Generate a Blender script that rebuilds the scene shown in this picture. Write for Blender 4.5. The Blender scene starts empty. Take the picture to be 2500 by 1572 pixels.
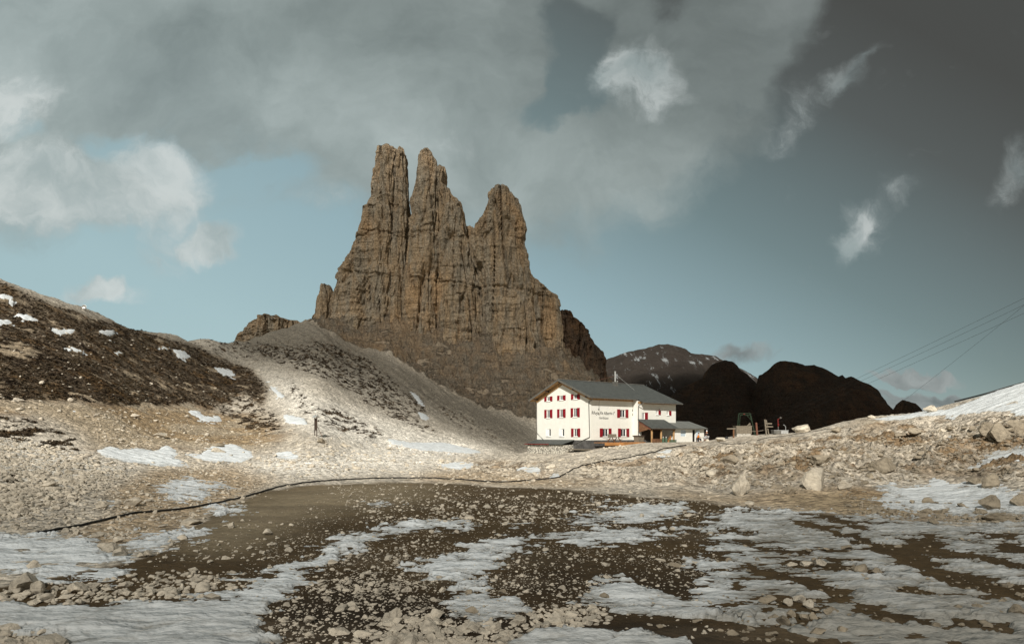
import bpy, math, random
import numpy as np
R = math.radians
rng = np.random.default_rng(7)
random.seed(7)
SC = bpy.context.scene
COL = SC.collection
FPX, CX, HY = 1667.0, 1250.0, 1060.0      # focal length in photo pixels, centre column, horizon row

# ------------------------------------------------------------------ camera
cam = bpy.data.cameras.new('camera'); co = bpy.data.objects.new('camera', cam); COL.objects.link(co)
co.location = (0, 0, 0); co.rotation_euler = (R(90), 0, 0)
cam.sensor_width = 36; cam.lens = 36 * FPX / 2500; cam.shift_y = (HY - 786) / 2500
cam.clip_start = 0.1; cam.clip_end = 20000
SC.camera = co
SC.view_settings.view_transform = 'Standard'; SC.view_settings.look = 'None'
SC.view_settings.gamma = 1; SC.view_settings.exposure = 0.25
SC.cycles.max_bounces = 6; SC.cycles.transparent_max_bounces = 12
SUN_AZ, SUN_EL = R(11), R(35)               # degrees left of straight behind the camera, height
SD = np.array([-math.sin(SUN_AZ) * math.cos(SUN_EL), -math.cos(SUN_AZ) * math.cos(SUN_EL), math.sin(SUN_EL)])

# ------------------------------------------------------------------ node helper
class NT:
    def __init__(s, nt): s.nt = nt
    def n(s, t, **kw):
        x = s.nt.nodes.new(t)
        for k, v in kw.items(): setattr(x, k, v)
        return x
    def put(s, sock, v):
        if v is None: return
        if isinstance(v, bpy.types.NodeSocket): s.nt.links.new(v, sock)
        else:
            if isinstance(v, (tuple, list)) and sock.type == 'RGBA' and len(v) == 3: v = (*v, 1)
            sock.default_value = v
    def m(s, op, a, b=None, c=None, clamp=False):
        x = s.n('ShaderNodeMath', operation=op, use_clamp=clamp)
        s.put(x.inputs[0], a); s.put(x.inputs[1], b); s.put(x.inputs[2], c)
        return x.outputs[0]
    def vm(s, op, a, b=None, sc=None):
        x = s.n('ShaderNodeVectorMath', operation=op)
        s.put(x.inputs[0], a); s.put(x.inputs[1], b)
        if sc is not None: s.put(x.inputs['Scale'], sc)
        return x.outputs[0]
    def mix(s, f, a, b, blend='MIX'):
        x = s.n('ShaderNodeMix', data_type='RGBA', blend_type=blend)
        s.put(x.inputs[0], f); s.put(x.inputs[6], a); s.put(x.inputs[7], b)
        return x.outputs[2]
    def noise(s, vec, scale, detail=4, rough=.5, col=False, dist=0):
        x = s.n('ShaderNodeTexNoise')
        if vec is not None: s.put(x.inputs['Vector'], vec)
        x.inputs['Scale'].default_value = scale; x.inputs['Detail'].default_value = detail
        x.inputs['Roughness'].default_value = rough; x.inputs['Distortion'].default_value = dist
        return x.outputs['Color' if col else 'Fac']
    def voro(s, vec, scale, out='Distance', feature='F1'):
        x = s.n('ShaderNodeTexVoronoi', feature=feature)
        s.put(x.inputs['Vector'], vec); x.inputs['Scale'].default_value = scale
        return x.outputs[out]
    def ramp(s, f, stops):
        x = s.n('ShaderNodeValToRGB'); e = x.color_ramp.elements
        while len(e) < len(stops): e.new(.5)
        for i, (p, c) in enumerate(stops):
            e[i].position = p
            e[i].color = (c, c, c, 1) if not isinstance(c, (tuple, list)) else (*c, 1)
        s.put(x.inputs[0], f)
        return x.outputs[0]
    def mr(s, v, a, b, c=0.0, d=1.0, smooth=True):
        x = s.n('ShaderNodeMapRange', interpolation_type='SMOOTHSTEP' if smooth else 'LINEAR')
        s.put(x.inputs[0], v)
        for i, q in enumerate((a, b, c, d)): x.inputs[i + 1].default_value = q
        return x.outputs[0]
    def map(s, vec, scale=(1, 1, 1), loc=(0, 0, 0), rot=(0, 0, 0), vt='POINT'):
        x = s.n('ShaderNodeMapping', vector_type=vt)
        s.put(x.inputs[0], vec); x.inputs[1].default_value = loc
        x.inputs[2].default_value = rot; x.inputs[3].default_value = scale
        return x.outputs[0]
    def bump(s, h, strength=.5, dist=.1, normal=None):
        x = s.n('ShaderNodeBump'); x.inputs['Strength'].default_value = strength
        x.inputs['Distance'].default_value = dist; s.put(x.inputs['Height'], h)
        if normal is not None: s.put(x.inputs['Normal'], normal)
        return x.outputs[0]

# ------------------------------------------------------------------ sky (world)
w = bpy.data.worlds.new('World'); SC.world = w; w.use_nodes = True
nt = w.node_tree; nt.nodes.clear(); N = NT(nt)
out = N.n('ShaderNodeOutputWorld'); bg = N.n('ShaderNodeBackground'); nt.links.new(bg.outputs[0], out.inputs[0])
sky = N.n('ShaderNodeTexSky', sky_type='NISHITA'); sky.sun_disc = False
sky.sun_elevation = SUN_EL; sky.sun_rotation = R(180) + SUN_AZ
sky.altitude = 2600; sky.air_density = 1.0; sky.dust_density = .6; sky.ozone_density = 1.0
bg.inputs['Strength'].default_value = 0.1
dirv = N.n('ShaderNodeTexCoord').outputs['Generated']
sx = N.n('ShaderNodeSeparateXYZ'); N.put(sx.inputs[0], dirv)
yy = N.m('MAXIMUM', sx.outputs[1], .18)
U = N.m('DIVIDE', sx.outputs[0], yy); V = N.m('DIVIDE', sx.outputs[2], yy)
cv = N.n('ShaderNodeCombineXYZ'); N.put(cv.inputs[0], U); N.put(cv.inputs[1], V)
UV = cv.outputs[0]
def warp(vec, sc, amp, det=4):
    c = N.noise(vec, sc, det, .55, col=True)
    return N.vm('ADD', vec, N.vm('SCALE', N.vm('SUBTRACT', c, (.5, .5, .5)), sc=amp))
W1 = warp(UV, 2.2, .34, 7)
W2 = warp(warp(UV, 4.0, .12, 4), 11.0, .085, 8)
def blob(vec, px, py, rx, ry, rot=0.0, pw=1.0):
    g = N.n('ShaderNodeTexGradient', gradient_type='SPHERICAL')
    N.put(g.inputs[0], N.map(vec, (rx / FPX, ry / FPX, 1), ((px - CX) / FPX, (HY - py) / FPX, 0), (0, 0, R(rot)), 'TEXTURE'))
    return N.m('MULTIPLY', g.outputs[1], pw)
def total(vec, lst):
    t = None
    for b in lst:
        x = blob(vec, *b); t = x if t is None else N.m('ADD', t, x)
    return t
# broad grey deck: everything above an uneven lower edge that climbs steeply at the right
def edge_curve(x, pts):
    e = N.n('ShaderNodeValToRGB'); el = e.color_ramp.elements; e.color_ramp.interpolation = 'B_SPLINE'
    while len(el) < len(pts): el.new(.5)
    for k, (px, py) in enumerate(pts):
        v = (HY - py) / FPX; el[k].position = (px + 200) / 2900; el[k].color = (v, v, v, 1)
    N.put(e.inputs[0], N.m('DIVIDE', N.m('ADD', N.m('MULTIPLY', x, FPX), CX + 200), 2900)); return e.outputs[0]
ws = N.n('ShaderNodeSeparateXYZ'); N.put(ws.inputs[0], W1); w2s = N.n('ShaderNodeSeparateXYZ'); N.put(w2s.inputs[0], W2)
g_ = edge_curve(w2s.outputs[0], [(-200, 560), (150, 560), (400, 500), (620, 420), (780, 560), (1000, 590), (1250, 600), (1450, 590), (1620, 540), (1780, 430), (1880, 300), (1950, 130), (2040, -60), (2250, -600)])
nz_ = N.noise(W2, 4.5, 8, .62); nz2 = N.noise(W1, 9, 7, .6)
deck0 = N.mr(N.m('ADD', N.m('SUBTRACT', w2s.outputs[1], g_), N.m('ADD', N.m('MULTIPLY', N.m('SUBTRACT', nz_, .5), .22), .0)), -.045, .075)
hole = total(W2, [(1410, 180, 105, 130, 25, 1.8), (1450, 50, 80, 90, 30, 1.0), (1630, -20, 120, 70, 30, .9), (1360, 260, 130, 60, 20, 1.3), (1370, 30, 80, 110, 0, 1.0), (340, 395, 190, 75, -12, 1.1), (600, 440, 230, 75, 12, 1.2), (80, 320, 120, 50, -30, .5), (1700, 400, 150, 40, 40, .7), (1790, 250, 80, 60, 50, .5)])
holed = N.mr(N.m('ADD', hole, N.m('MULTIPLY', N.m('SUBTRACT', nz2, .5), 1.5)), .15, .85)
deckd = N.m('MULTIPLY', deck0, N.m('SUBTRACT', 1.0, N.m('MULTIPLY', holed, .88)))
# lit cumulus
puff = total(W2, [(150, 480, 420, 125, -8, 2.5), (30, 225, 160, 120, 0, 2.4), (20, 420, 260, 130, 0, 1.5), (420, 420, 140, 70, -30, 1.3), (520, 590, 105, 62, 14, 2.2), (455, 610, 70, 40, 0, .6), (235, 716, 150, 34, 0, 2.0),
                  (385, 640, 90, 70, 0, 1.1), (1550, 175, 140, 105, 20, 2.6), (1500, 150, 60, 100, 0, 1.2), (1620, 240, 90, 60, 0, .7), (1050, 330, 170, 70, -20, .9), (800, 500, 150, 70, 0, .7), (2110, 560, 110, 90, -35, 1.3), (2190, 490, 130, 55, 25, 1.2), (2060, 600, 60, 50, 30, .9),
                  (2490, 390, 90, 150, -25, 1.3), (2420, 500, 60, 70, 0, .9), (1985, 240, 120, 70, 45, 1.2), (2065, 180, 80, 50, 20, 1.5), (2110, 120, 60, 30, 35, 1.1), (1900, 330, 90, 60, 40, .6)])
puffd = N.mr(N.m('MULTIPLY', N.m('ADD', puff, N.m('MULTIPLY', N.m('SUBTRACT', N.noise(W2, 9, 8, .65), .5), .9)), N.mr(N.noise(W2, 5, 9, .68), .32, .66, .3, 1.6)), .12, 1.5)
low = total(N.map(W2, (1, 1, 1)), [(2330, 975, 260, 60, 4, 2.2), (2250, 950, 150, 36, 0, .8), (2260, 893, 120, 24, 3, 1.8), (1800, 875, 110, 26, 0, .9), (2160, 898, 60, 16, 0, .9), (2480, 985, 200, 60, 0, 1.4), (2130, 950, 90, 18, 0, .6)])
lowd = N.mr(N.m('ADD', low, N.m('MULTIPLY', N.m('SUBTRACT', N.noise(N.map(W2, (1, 2, 1)), 12, 6, .6), .5), 1.2)), .15, .8)
# clear air: pale teal low down, greyer and darker to the upper right
gr = N.m('ADD', N.m('MULTIPLY', N.m('ADD', U, .1), .55), N.m('MULTIPLY', V, 1.05))
tint = N.ramp(gr, [(0.0, (1.0, 1.0, 1.0)), (.35, (.8, .8, .77)), (.62, (.5, .5, .47)), (.95, (.30, .28, .26))])
nb = N.mix(1.0, sky.outputs[0], tint, 'MULTIPLY')
clear = N.mix(1.0, nb, (1.45, 1.12, .72), 'MULTIPLY')
clear = N.mix(.9, clear, N.ramp(gr, [(0.0, (3.1, 4.4, 4.7)), (.3, (2.45, 3.6, 4.0)), (.55, (1.4, 1.98, 2.08)), (.82, (.82, .92, .90)), (1.0, (.62, .64, .60))]))
mott = N.noise(N.map(W1, (1, 1.3, 1), (0, 0, 0), (0, 0, R(-25))), 2.6, 7, .58)
deckc = N.ramp(mott, [(.30, (1.5, 1.78, 1.74)), (.5, (2.5, 2.9, 2.82)), (.68, (3.7, 4.2, 4.1))])
deckc = N.mix(1.0, deckc, N.ramp(gr, [(0.0, 1.08), (.5, 1.0), (.85, .62), (1.0, .45)]), 'MULTIPLY')
puffc = N.mix(N.mr(N.noise(W2, 9, 6, .6), .3, .7), (3.1, 3.7, 3.7), (5.2, 5.6, 5.5))
puffc = N.mix(1.0, puffc, N.ramp(gr, [(0.0, 1.0), (.5, .95), (.72, .8), (.88, .45), (1.0, .38)]), 'MULTIPLY')
c = N.mix(N.m('MULTIPLY', deckd, .88), clear, deckc)
c = N.mix(N.m('MULTIPLY', puffd, .9), c, puffc)
lc = N.ramp(N.noise(N.map(W2, (1, 2.2, 1)), 11, 5, .55), [(.3, (1.25, 1.42, 1.42)), (.7, (3.0, 3.25, 3.2))])
c = N.mix(N.m('MULTIPLY', lowd, .9), c, lc)
back = N.mix(N.mr(N.noise(dirv, 3, 5, .55), .4, .6), N.mix(1.0, sky.outputs[0], (.85, .72, .5), 'MULTIPLY'), (2.7, 2.45, 2.0))
front = N.mr(sx.outputs[1], .1, .3)
nt.links.new(N.mix(front, back, c), bg.inputs[0])

sl = bpy.data.lights.new('sun', 'SUN'); so = bpy.data.objects.new('sun', sl); COL.objects.link(so)
sl.energy = 5.0; sl.angle = R(.53); sl.color = (1, .945, .855)
so.rotation_euler = (R(90) - SUN_EL, 0, -SUN_AZ)

# ------------------------------------------------------------------ numpy noise
LAT2 = rng.random((256, 256)).astype(np.float32)
LAT3 = rng.random((64, 64, 64)).astype(np.float32)
def vn2(x, y):
    xi = np.floor(x); yi = np.floor(y); fx = (x - xi).astype(np.float32); fy = (y - yi).astype(np.float32)
    xi = xi.astype(np.int64); yi = yi.astype(np.int64)
    fx = fx * fx * (3 - 2 * fx); fy = fy * fy * (3 - 2 * fy)
    a = LAT2[xi & 255, yi & 255]; b = LAT2[(xi + 1) & 255, yi & 255]
    c_ = LAT2[xi & 255, (yi + 1) & 255]; d = LAT2[(xi + 1) & 255, (yi + 1) & 255]
    return (a + (b - a) * fx) * (1 - fy) + (c_ + (d - c_) * fx) * fy
def fb2(x, y, f, o=4, g=.5, ridged=False):
    s = 0; a = 1; t = 0
    for k in range(o):
        n = vn2(x * f + 17.3 * k, y * f + 41.7 * k)
        ang = .6
        x, y = x * math.cos(ang) - y * math.sin(ang), x * math.sin(ang) + y * math.cos(ang)
        if ridged: n = 1 - np.abs(2 * n - 1)
        s = s + a * n; t += a; a *= g; f *= 2.03
    return s / t
def vn3(x, y, z):
    xi = np.floor(x); yi = np.floor(y); zi = np.floor(z)
    fx, fy, fz = x - xi, y - yi, z - zi
    xi = xi.astype(np.int64); yi = yi.astype(np.int64); zi = zi.astype(np.int64)
    fx = fx * fx * (3 - 2 * fx); fy = fy * fy * (3 - 2 * fy); fz = fz * fz * (3 - 2 * fz)
    def g(i, j, k): return LAT3[(xi + i) & 63, (yi + j) & 63, (zi + k) & 63]
    c0 = (g(0, 0, 0) * (1 - fx) + g(1, 0, 0) * fx) * (1 - fy) + (g(0, 1, 0) * (1 - fx) + g(1, 1, 0) * fx) * fy
    c1 = (g(0, 0, 1) * (1 - fx) + g(1, 0, 1) * fx) * (1 - fy) + (g(0, 1, 1) * (1 - fx) + g(1, 1, 1) * fx) * fy
    return c0 * (1 - fz) + c1 * fz
def fb3(x, y, z, o=3, g=.5, ridged=False):
    s = 0; a = 1; t = 0
    for k in range(o):
        n = vn3(x + 9.1 * k, y + 5.7 * k, z + 3.3 * k)
        if ridged: n = 1 - np.abs(2 * n - 1)
        s = s + a * n; t += a; a *= g; x, y, z = x * 2.07, y * 2.07, z * 2.07
    return s / t
def sst(a, b, x):
    t = np.clip((x - a) / (b - a), 0, 1); return t * t * (3 - 2 * t)

def pchip(xk, yk, xq):
    """monotone cubic along axis 0; yk (K, ...)"""
    xk = np.asarray(xk, float); yk = np.asarray(yk, float)
    h = np.diff(xk).reshape((-1,) + (1,) * (yk.ndim - 1))
    d = np.diff(yk, axis=0) / h
    m = np.zeros_like(yk)
    w1 = 2 * h[1:] + h[:-1]; w2 = h[1:] + 2 * h[:-1]
    ok = d[1:] * d[:-1] > 0
    den = np.where(ok, w1 / np.where(ok, d[:-1], 1) + w2 / np.where(ok, d[1:], 1), 1)
    m[1:-1] = np.where(ok, (w1 + w2) / den, 0)
    m[0] = d[0]; m[-1] = d[-1]
    xq = np.clip(xq, xk[0], xk[-1])
    i = np.clip(np.searchsorted(xk, xq) - 1, 0, len(xk) - 2)
    hh = (xk[i + 1] - xk[i]); t = (xq - xk[i]) / hh
    sh = (-1,) + (1,) * (yk.ndim - 1)
    t = t.reshape(sh); hh = hh.reshape(sh)
    return ((2 * t**3 - 3 * t**2 + 1) * yk[i] + (t**3 - 2 * t**2 + t) * hh * m[i]
            + (-2 * t**3 + 3 * t**2) * yk[i + 1] + (t**3 - t**2) * hh * m[i + 1])

# ------------------------------------------------------------------ mesh helpers
def link(o, parent=None):
    COL.objects.link(o)
    if parent is not None: o.parent = parent
    return o
def mesh_np(name, V_, F_, mat=None, parent=None, smooth=True, cols=None):
    me = bpy.data.meshes.new(name); V_ = np.ascontiguousarray(V_, np.float32); F_ = np.ascontiguousarray(F_, np.int32)
    k = F_.shape[1]
    me.vertices.add(len(V_)); me.vertices.foreach_set('co', V_.ravel())
    me.loops.add(F_.size); me.loops.foreach_set('vertex_index', F_.ravel())
    me.polygons.add(len(F_)); me.polygons.foreach_set('loop_start', np.arange(0, F_.size, k, dtype=np.int32))
    me.polygons.foreach_set('use_smooth', np.full(len(F_), smooth))
    me.update(calc_edges=True)
    if cols:
        for nm, arr in cols.items():
            if arr.ndim == 1:
                a = me.attributes.new(nm, 'FLOAT', 'POINT'); a.data.foreach_set('value', arr.astype(np.float32))
            else:
                a = me.attributes.new(nm, 'FLOAT_VECTOR', 'POINT'); a.data.foreach_set('vector', arr.astype(np.float32).ravel())
    if mat: me.materials.append(mat)
    return link(bpy.data.objects.new(name, me), parent)
class MB:
    def __init__(s): s.v = []; s.f = []
    def poly(s, pts, faces):
        n = len(s.v); s.v += [tuple(p) for p in pts]; s.f += [tuple(n + i for i in f) for f in faces]; return s
    def box(s, x0, x1, y0, y1, z0, z1):
        return s.poly([(x0, y0, z0), (x1, y0, z0), (x1, y1, z0), (x0, y1, z0), (x0, y0, z1), (x1, y0, z1), (x1, y1, z1), (x0, y1, z1)],
                      [(0, 3, 2, 1), (4, 5, 6, 7), (0, 1, 5, 4), (1, 2, 6, 5), (2, 3, 7, 6), (3, 0, 4, 7)])
    def prism(s, pts, off):
        """closed polygon pts (3-D) pushed along off"""
        n = len(pts); q = [tuple(np.add(p, off)) for p in pts]
        return s.poly(list(pts) + q, [tuple(range(n))[::-1], tuple(range(n, 2 * n))] + [(i, (i + 1) % n, n + (i + 1) % n, n + i) for i in range(n)])
    def bar(s, p, q, w_, h_=None, up=(0, 0, 1)):
        h_ = h_ or w_; p = np.array(p, float); q = np.array(q, float); d = q - p; d /= np.linalg.norm(d)
        u = np.array(up, float)
        if abs(d @ u) > .98: u = np.array((0, 1., 0))
        a = np.cross(d, u); a /= np.linalg.norm(a); b = np.cross(a, d)
        c4 = [a * w_ / 2 * i + b * h_ / 2 * j for i, j in ((-1, -1), (1, -1), (1, 1), (-1, 1))]
        return s.prism([tuple(p + c) for c in c4], tuple(q - p))
    def tube(s, pts, r, n=8):
        pts = [np.array(p, float) for p in pts]; base = len(s.v); m = len(pts)
        rr = r if isinstance(r, (list, tuple)) else [r] * m
        for i, p in enumerate(pts):
            d = pts[min(i + 1, m - 1)] - pts[max(i - 1, 0)]; d /= np.linalg.norm(d) + 1e-9
            u = np.array((0, 0, 1.)) if abs(d[2]) < .95 else np.array((0, 1., 0))
            a = np.cross(d, u); a /= np.linalg.norm(a); b = np.cross(a, d)
            for k in range(n):
                t = 2 * math.pi * k / n; s.v.append(tuple(p + rr[i] * (a * math.cos(t) + b * math.sin(t))))
        for i in range(m - 1):
            for k in range(n):
                k2 = (k + 1) % n; s.f.append((base + i * n + k, base + i * n + k2, base + (i + 1) * n + k2, base + (i + 1) * n + k))
        s.f.append(tuple(base + k for k in range(n))[::-1]); s.f.append(tuple(base + (m - 1) * n + k for k in range(n)))
        return s
    def build(s, name, mat, parent=None, smooth=False, off=(0, 0, 0), bevel=0):
        me = bpy.data.meshes.new(name); me.from_pydata([tuple(np.subtract(p, off)) for p in s.v], [], s.f); me.update()
        if smooth: me.polygons.foreach_set('use_smooth', [True] * len(me.polygons))
        me.materials.append(mat); o = link(bpy.data.objects.new(name, me), parent)
        if bevel:
            b = o.modifiers.new('b', 'BEVEL'); b.width = bevel; b.segments = 2; b.limit_method = 'ANGLE'
        return o
def tag(o, label=None, cat=None, group=None, kind=None):
    if label: o['label'] = label
    if cat: o['category'] = cat
    if group: o['group'] = group
    if kind: o['kind'] = kind
    return o
def empty(name, loc, rz=0, **kw):
    o = bpy.data.objects.new(name, None); COL.objects.link(o); o.location = loc; o.rotation_euler = (0, 0, rz)
    o.empty_display_size = .2
    return tag(o, **kw)
def P(px, py, Y): return np.array(((px - CX) / FPX * Y, Y, (HY - py) / FPX * Y))

# ------------------------------------------------------------------ materials
def new_mat(name):
    m = bpy.data.materials.new(name); m.use_nodes = True
    nt = m.node_tree; nt.nodes.clear(); n = NT(nt)
    o = n.n('ShaderNodeOutputMaterial'); b = n.n('ShaderNodeBsdfPrincipled'); nt.links.new(b.outputs[0], o.inputs[0])
    b.inputs['Roughness'].default_value = .85; b.inputs['Specular IOR Level'].default_value = .2
    return m, n, b
def simple(name, colr, var=.15, scale=6, rough=.8, bump=.2, metal=0, stretch=(1, 1, 1), spec=.25, bd=.02):
    m, n, b = new_mat(name)
    v = n.map(n.n('ShaderNodeTexCoord').outputs['Object'], stretch)
    f = n.noise(v, scale, 5, .6)
    cc = n.mix(n.mr(f, .3, .7), tuple(x * (1 - var) for x in colr), tuple(min(1, x * (1 + var)) for x in colr))
    n.put(b.inputs['Base Color'], cc); b.inputs['Roughness'].default_value = rough; b.inputs['Metallic'].default_value = metal
    b.inputs['Specular IOR Level'].default_value = spec
    if bump: n.put(b.inputs['Normal'], n.bump(n.noise(v, scale * 4, 4, .6), bump, bd))
    return m
M = {}
M['plaster'] = simple('plaster', (.675, .67, .62), .035, 1.3, .9, .25)
M['slate'] = None
M['red'] = simple('red_paint', (.205, .006, .013), .12, 5, .55, .1)
M['white'] = simple('white_paint', (.78, .78, .76), .05, 6, .6, .05)
M['wood'] = simple('golden_wood', (.36, .22, .10), .25, 3, .7, .3, stretch=(1, 1, .2))
M['orange_wood'] = simple('orange_wood', (.36, .17, .06), .3, 3, .7, .3, stretch=(.3, 3, 3))
M['grey_wood'] = simple('grey_wood', (.17, .145, .11), .3, 4, .85, .4, stretch=(.4, 3, 3))
M['dark_wood'] = simple('dark_wood', (.05, .033, .024), .3, 4, .8, .3)
M['brown_wood'] = simple('brown_wood', (.14, .07, .035), .3, 4, .8, .3)
M['rust'] = simple('reddish_wood', (.13, .055, .035), .25, 4, .8, .3)
M['zinc'] = simple('zinc', (.16, .155, .14), .2, 3, .5, .1, metal=.5)
M['steel'] = simple('steel', (.55, .56, .55), .15, 5, .4, .1, metal=.6)
M['green'] = simple('green_steel', (.012, .026, .012), .2, 3, .6, .1)
M['green2'] = simple('green_bottle', (.05, .09, .055), .2, 6, .45, .05)
M['hose'] = simple('black_hose', (.016, .015, .013), .2, 3, .5, .1)
M['redmetal'] = simple('red_metal', (.13, .012, .01), .2, 4, .5, .1)
M['concrete'] = simple('concrete', (.36, .34, .30), .15, 3, .9, .4)
M['tarp'] = simple('white_tarp', (.72, .74, .76), .06, 3, .6, .3)
M['dark'] = simple('interior_shade_black', (.02, .017, .014), .2, 2, .9, 0)
M['skin'] = simple('skin', (.45, .25, .17), .05, 8, .6, 0)
M['orange_cloth'] = simple('orange_cloth', (.55, .17, .02), .1, 8, .9, .2)
M['black_cloth'] = simple('black_cloth', (.02, .02, .022), .2, 8, .9, .2)
M['hair'] = simple('hair', (.02, .014, .01), .2, 20, .7, .3)
M['greycloth'] = simple('grey_cloth', (.4, .4, .4), .1, 8, .9, .2)
M['blueglass'] = simple('pale_blind', (.42, .50, .56), .05, 3, .4, 0)
def slate_mat(name, colr, axis_scale=1.0, seams=False):
    m, n, b = new_mat(name)
    v = n.n('ShaderNodeTexCoord').outputs['Object']
    br = n.n('ShaderNodeTexBrick'); n.put(br.inputs['Vector'], v)
    br.offset = .5; br.inputs['Scale'].default_value = 1
    br.inputs['Brick Width'].default_value = .42 if not seams else .5; br.inputs['Row Height'].default_value = .32 if not seams else 9
    br.inputs['Mortar Size'].default_value = .025; br.inputs['Mortar Smooth'].default_value = .3
    br.inputs['Color1'].default_value = (*[x * .75 for x in colr], 1); br.inputs['Color2'].default_value = (*[x * 1.3 for x in colr], 1)
    br.inputs['Mortar'].default_value = (*[x * .5 for x in colr], 1)
    n.put(b.inputs['Base Color'], n.mix(.3, br.outputs[0], n.mix(n.noise(v, 1.2, 4), tuple(x * .6 for x in colr), tuple(x * 1.5 for x in colr))))
    n.put(b.inputs['Normal'], n.bump(n.m('SUBTRACT', 1, br.outputs[1]), .6, .03)); b.inputs['Roughness'].default_value = .65
    return m
M['slate'] = slate_mat('roof_slate', (.066, .072, .068))
M['metalroof'] = slate_mat('metal_roof', (.13, .135, .125), seams=True)
def wallstone(name, colr, w_=.5, h_=.22):
    m, n, b = new_mat(name)
    v = n.n('ShaderNodeTexCoord').outputs['Object']
    vv = n.vm('ADD', v, n.vm('SCALE', n.noise(v, 2, 2, col=True), sc=.2))
    d = n.voro(n.map(vv, (1, 1, 1.6)), 1 / w_ * 1.4); cc = n.voro(n.map(vv, (1, 1, 1.6)), 1 / w_ * 1.4, 'Color')
    g = n.n('ShaderNodeRGBToBW'); n.put(g.inputs[0], cc)
    n.put(b.inputs['Base Color'], n.mix(n.mr(d, .42, .7), n.mix(g.outputs[0], tuple(x * .6 for x in colr), tuple(min(1, x * 1.35) for x in colr)), tuple(x * .35 for x in colr)))
    n.put(b.inputs['Normal'], n.bump(n.m('SUBTRACT', 1, d), 1, .1))
    return m
M['rubble'] = wallstone('rubble_wall', (.52, .49, .42), .4)
M['plinth'] = simple('plinth_stone', (.075, .073, .07), .35, 1.5, .9, .4)
gm, gn, gb = new_mat('window_glass'); gb.inputs['Base Color'].default_value = (.03, .035, .04, 1); gb.inputs['Roughness'].default_value = .08
gb.inputs['Specular IOR Level'].default_value = .6; M['glass'] = gm

def cliff_nodes(n, v, warm, grey, orange, osc=.02):
    vs = n.map(v, (1, 1, .18)); hs = n.map(v, (.12, .12, 1))
    f1 = n.noise(vs, .16, 7, .65); f2 = n.noise(hs, .55, 6, .62); f3 = n.noise(v, .9, 6, .7)
    base = n.mix(n.mr(f1, .35, .65), warm, grey)
    om = n.m('MULTIPLY', n.mr(n.noise(v, osc, 3, .5), .50, .62), n.mr(n.noise(vs, .09, 5, .6), .40, .60))
    base = n.mix(n.m('MULTIPLY', om, .6), base, orange)
    lum = n.m('MULTIPLY', n.mr(f2, .3, .7, .8, 1.12), n.mr(f3, .32, .68, .6, 1.3))
    lum = n.m('MULTIPLY', lum, n.mr(n.noise(n.map(v, (1, 1, .08)), .5, 5, .7), .30, .46, .45, 1.0))
    h = n.m('ADD', n.m('MULTIPLY', n.noise(vs, .4, 8, .68), 1.9), n.m('ADD', n.m('MULTIPLY', n.noise(hs, .8, 5, .6), .6), n.m('MULTIPLY', f3, .8)))
    return n.vm('SCALE', base, sc=lum), h
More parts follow.
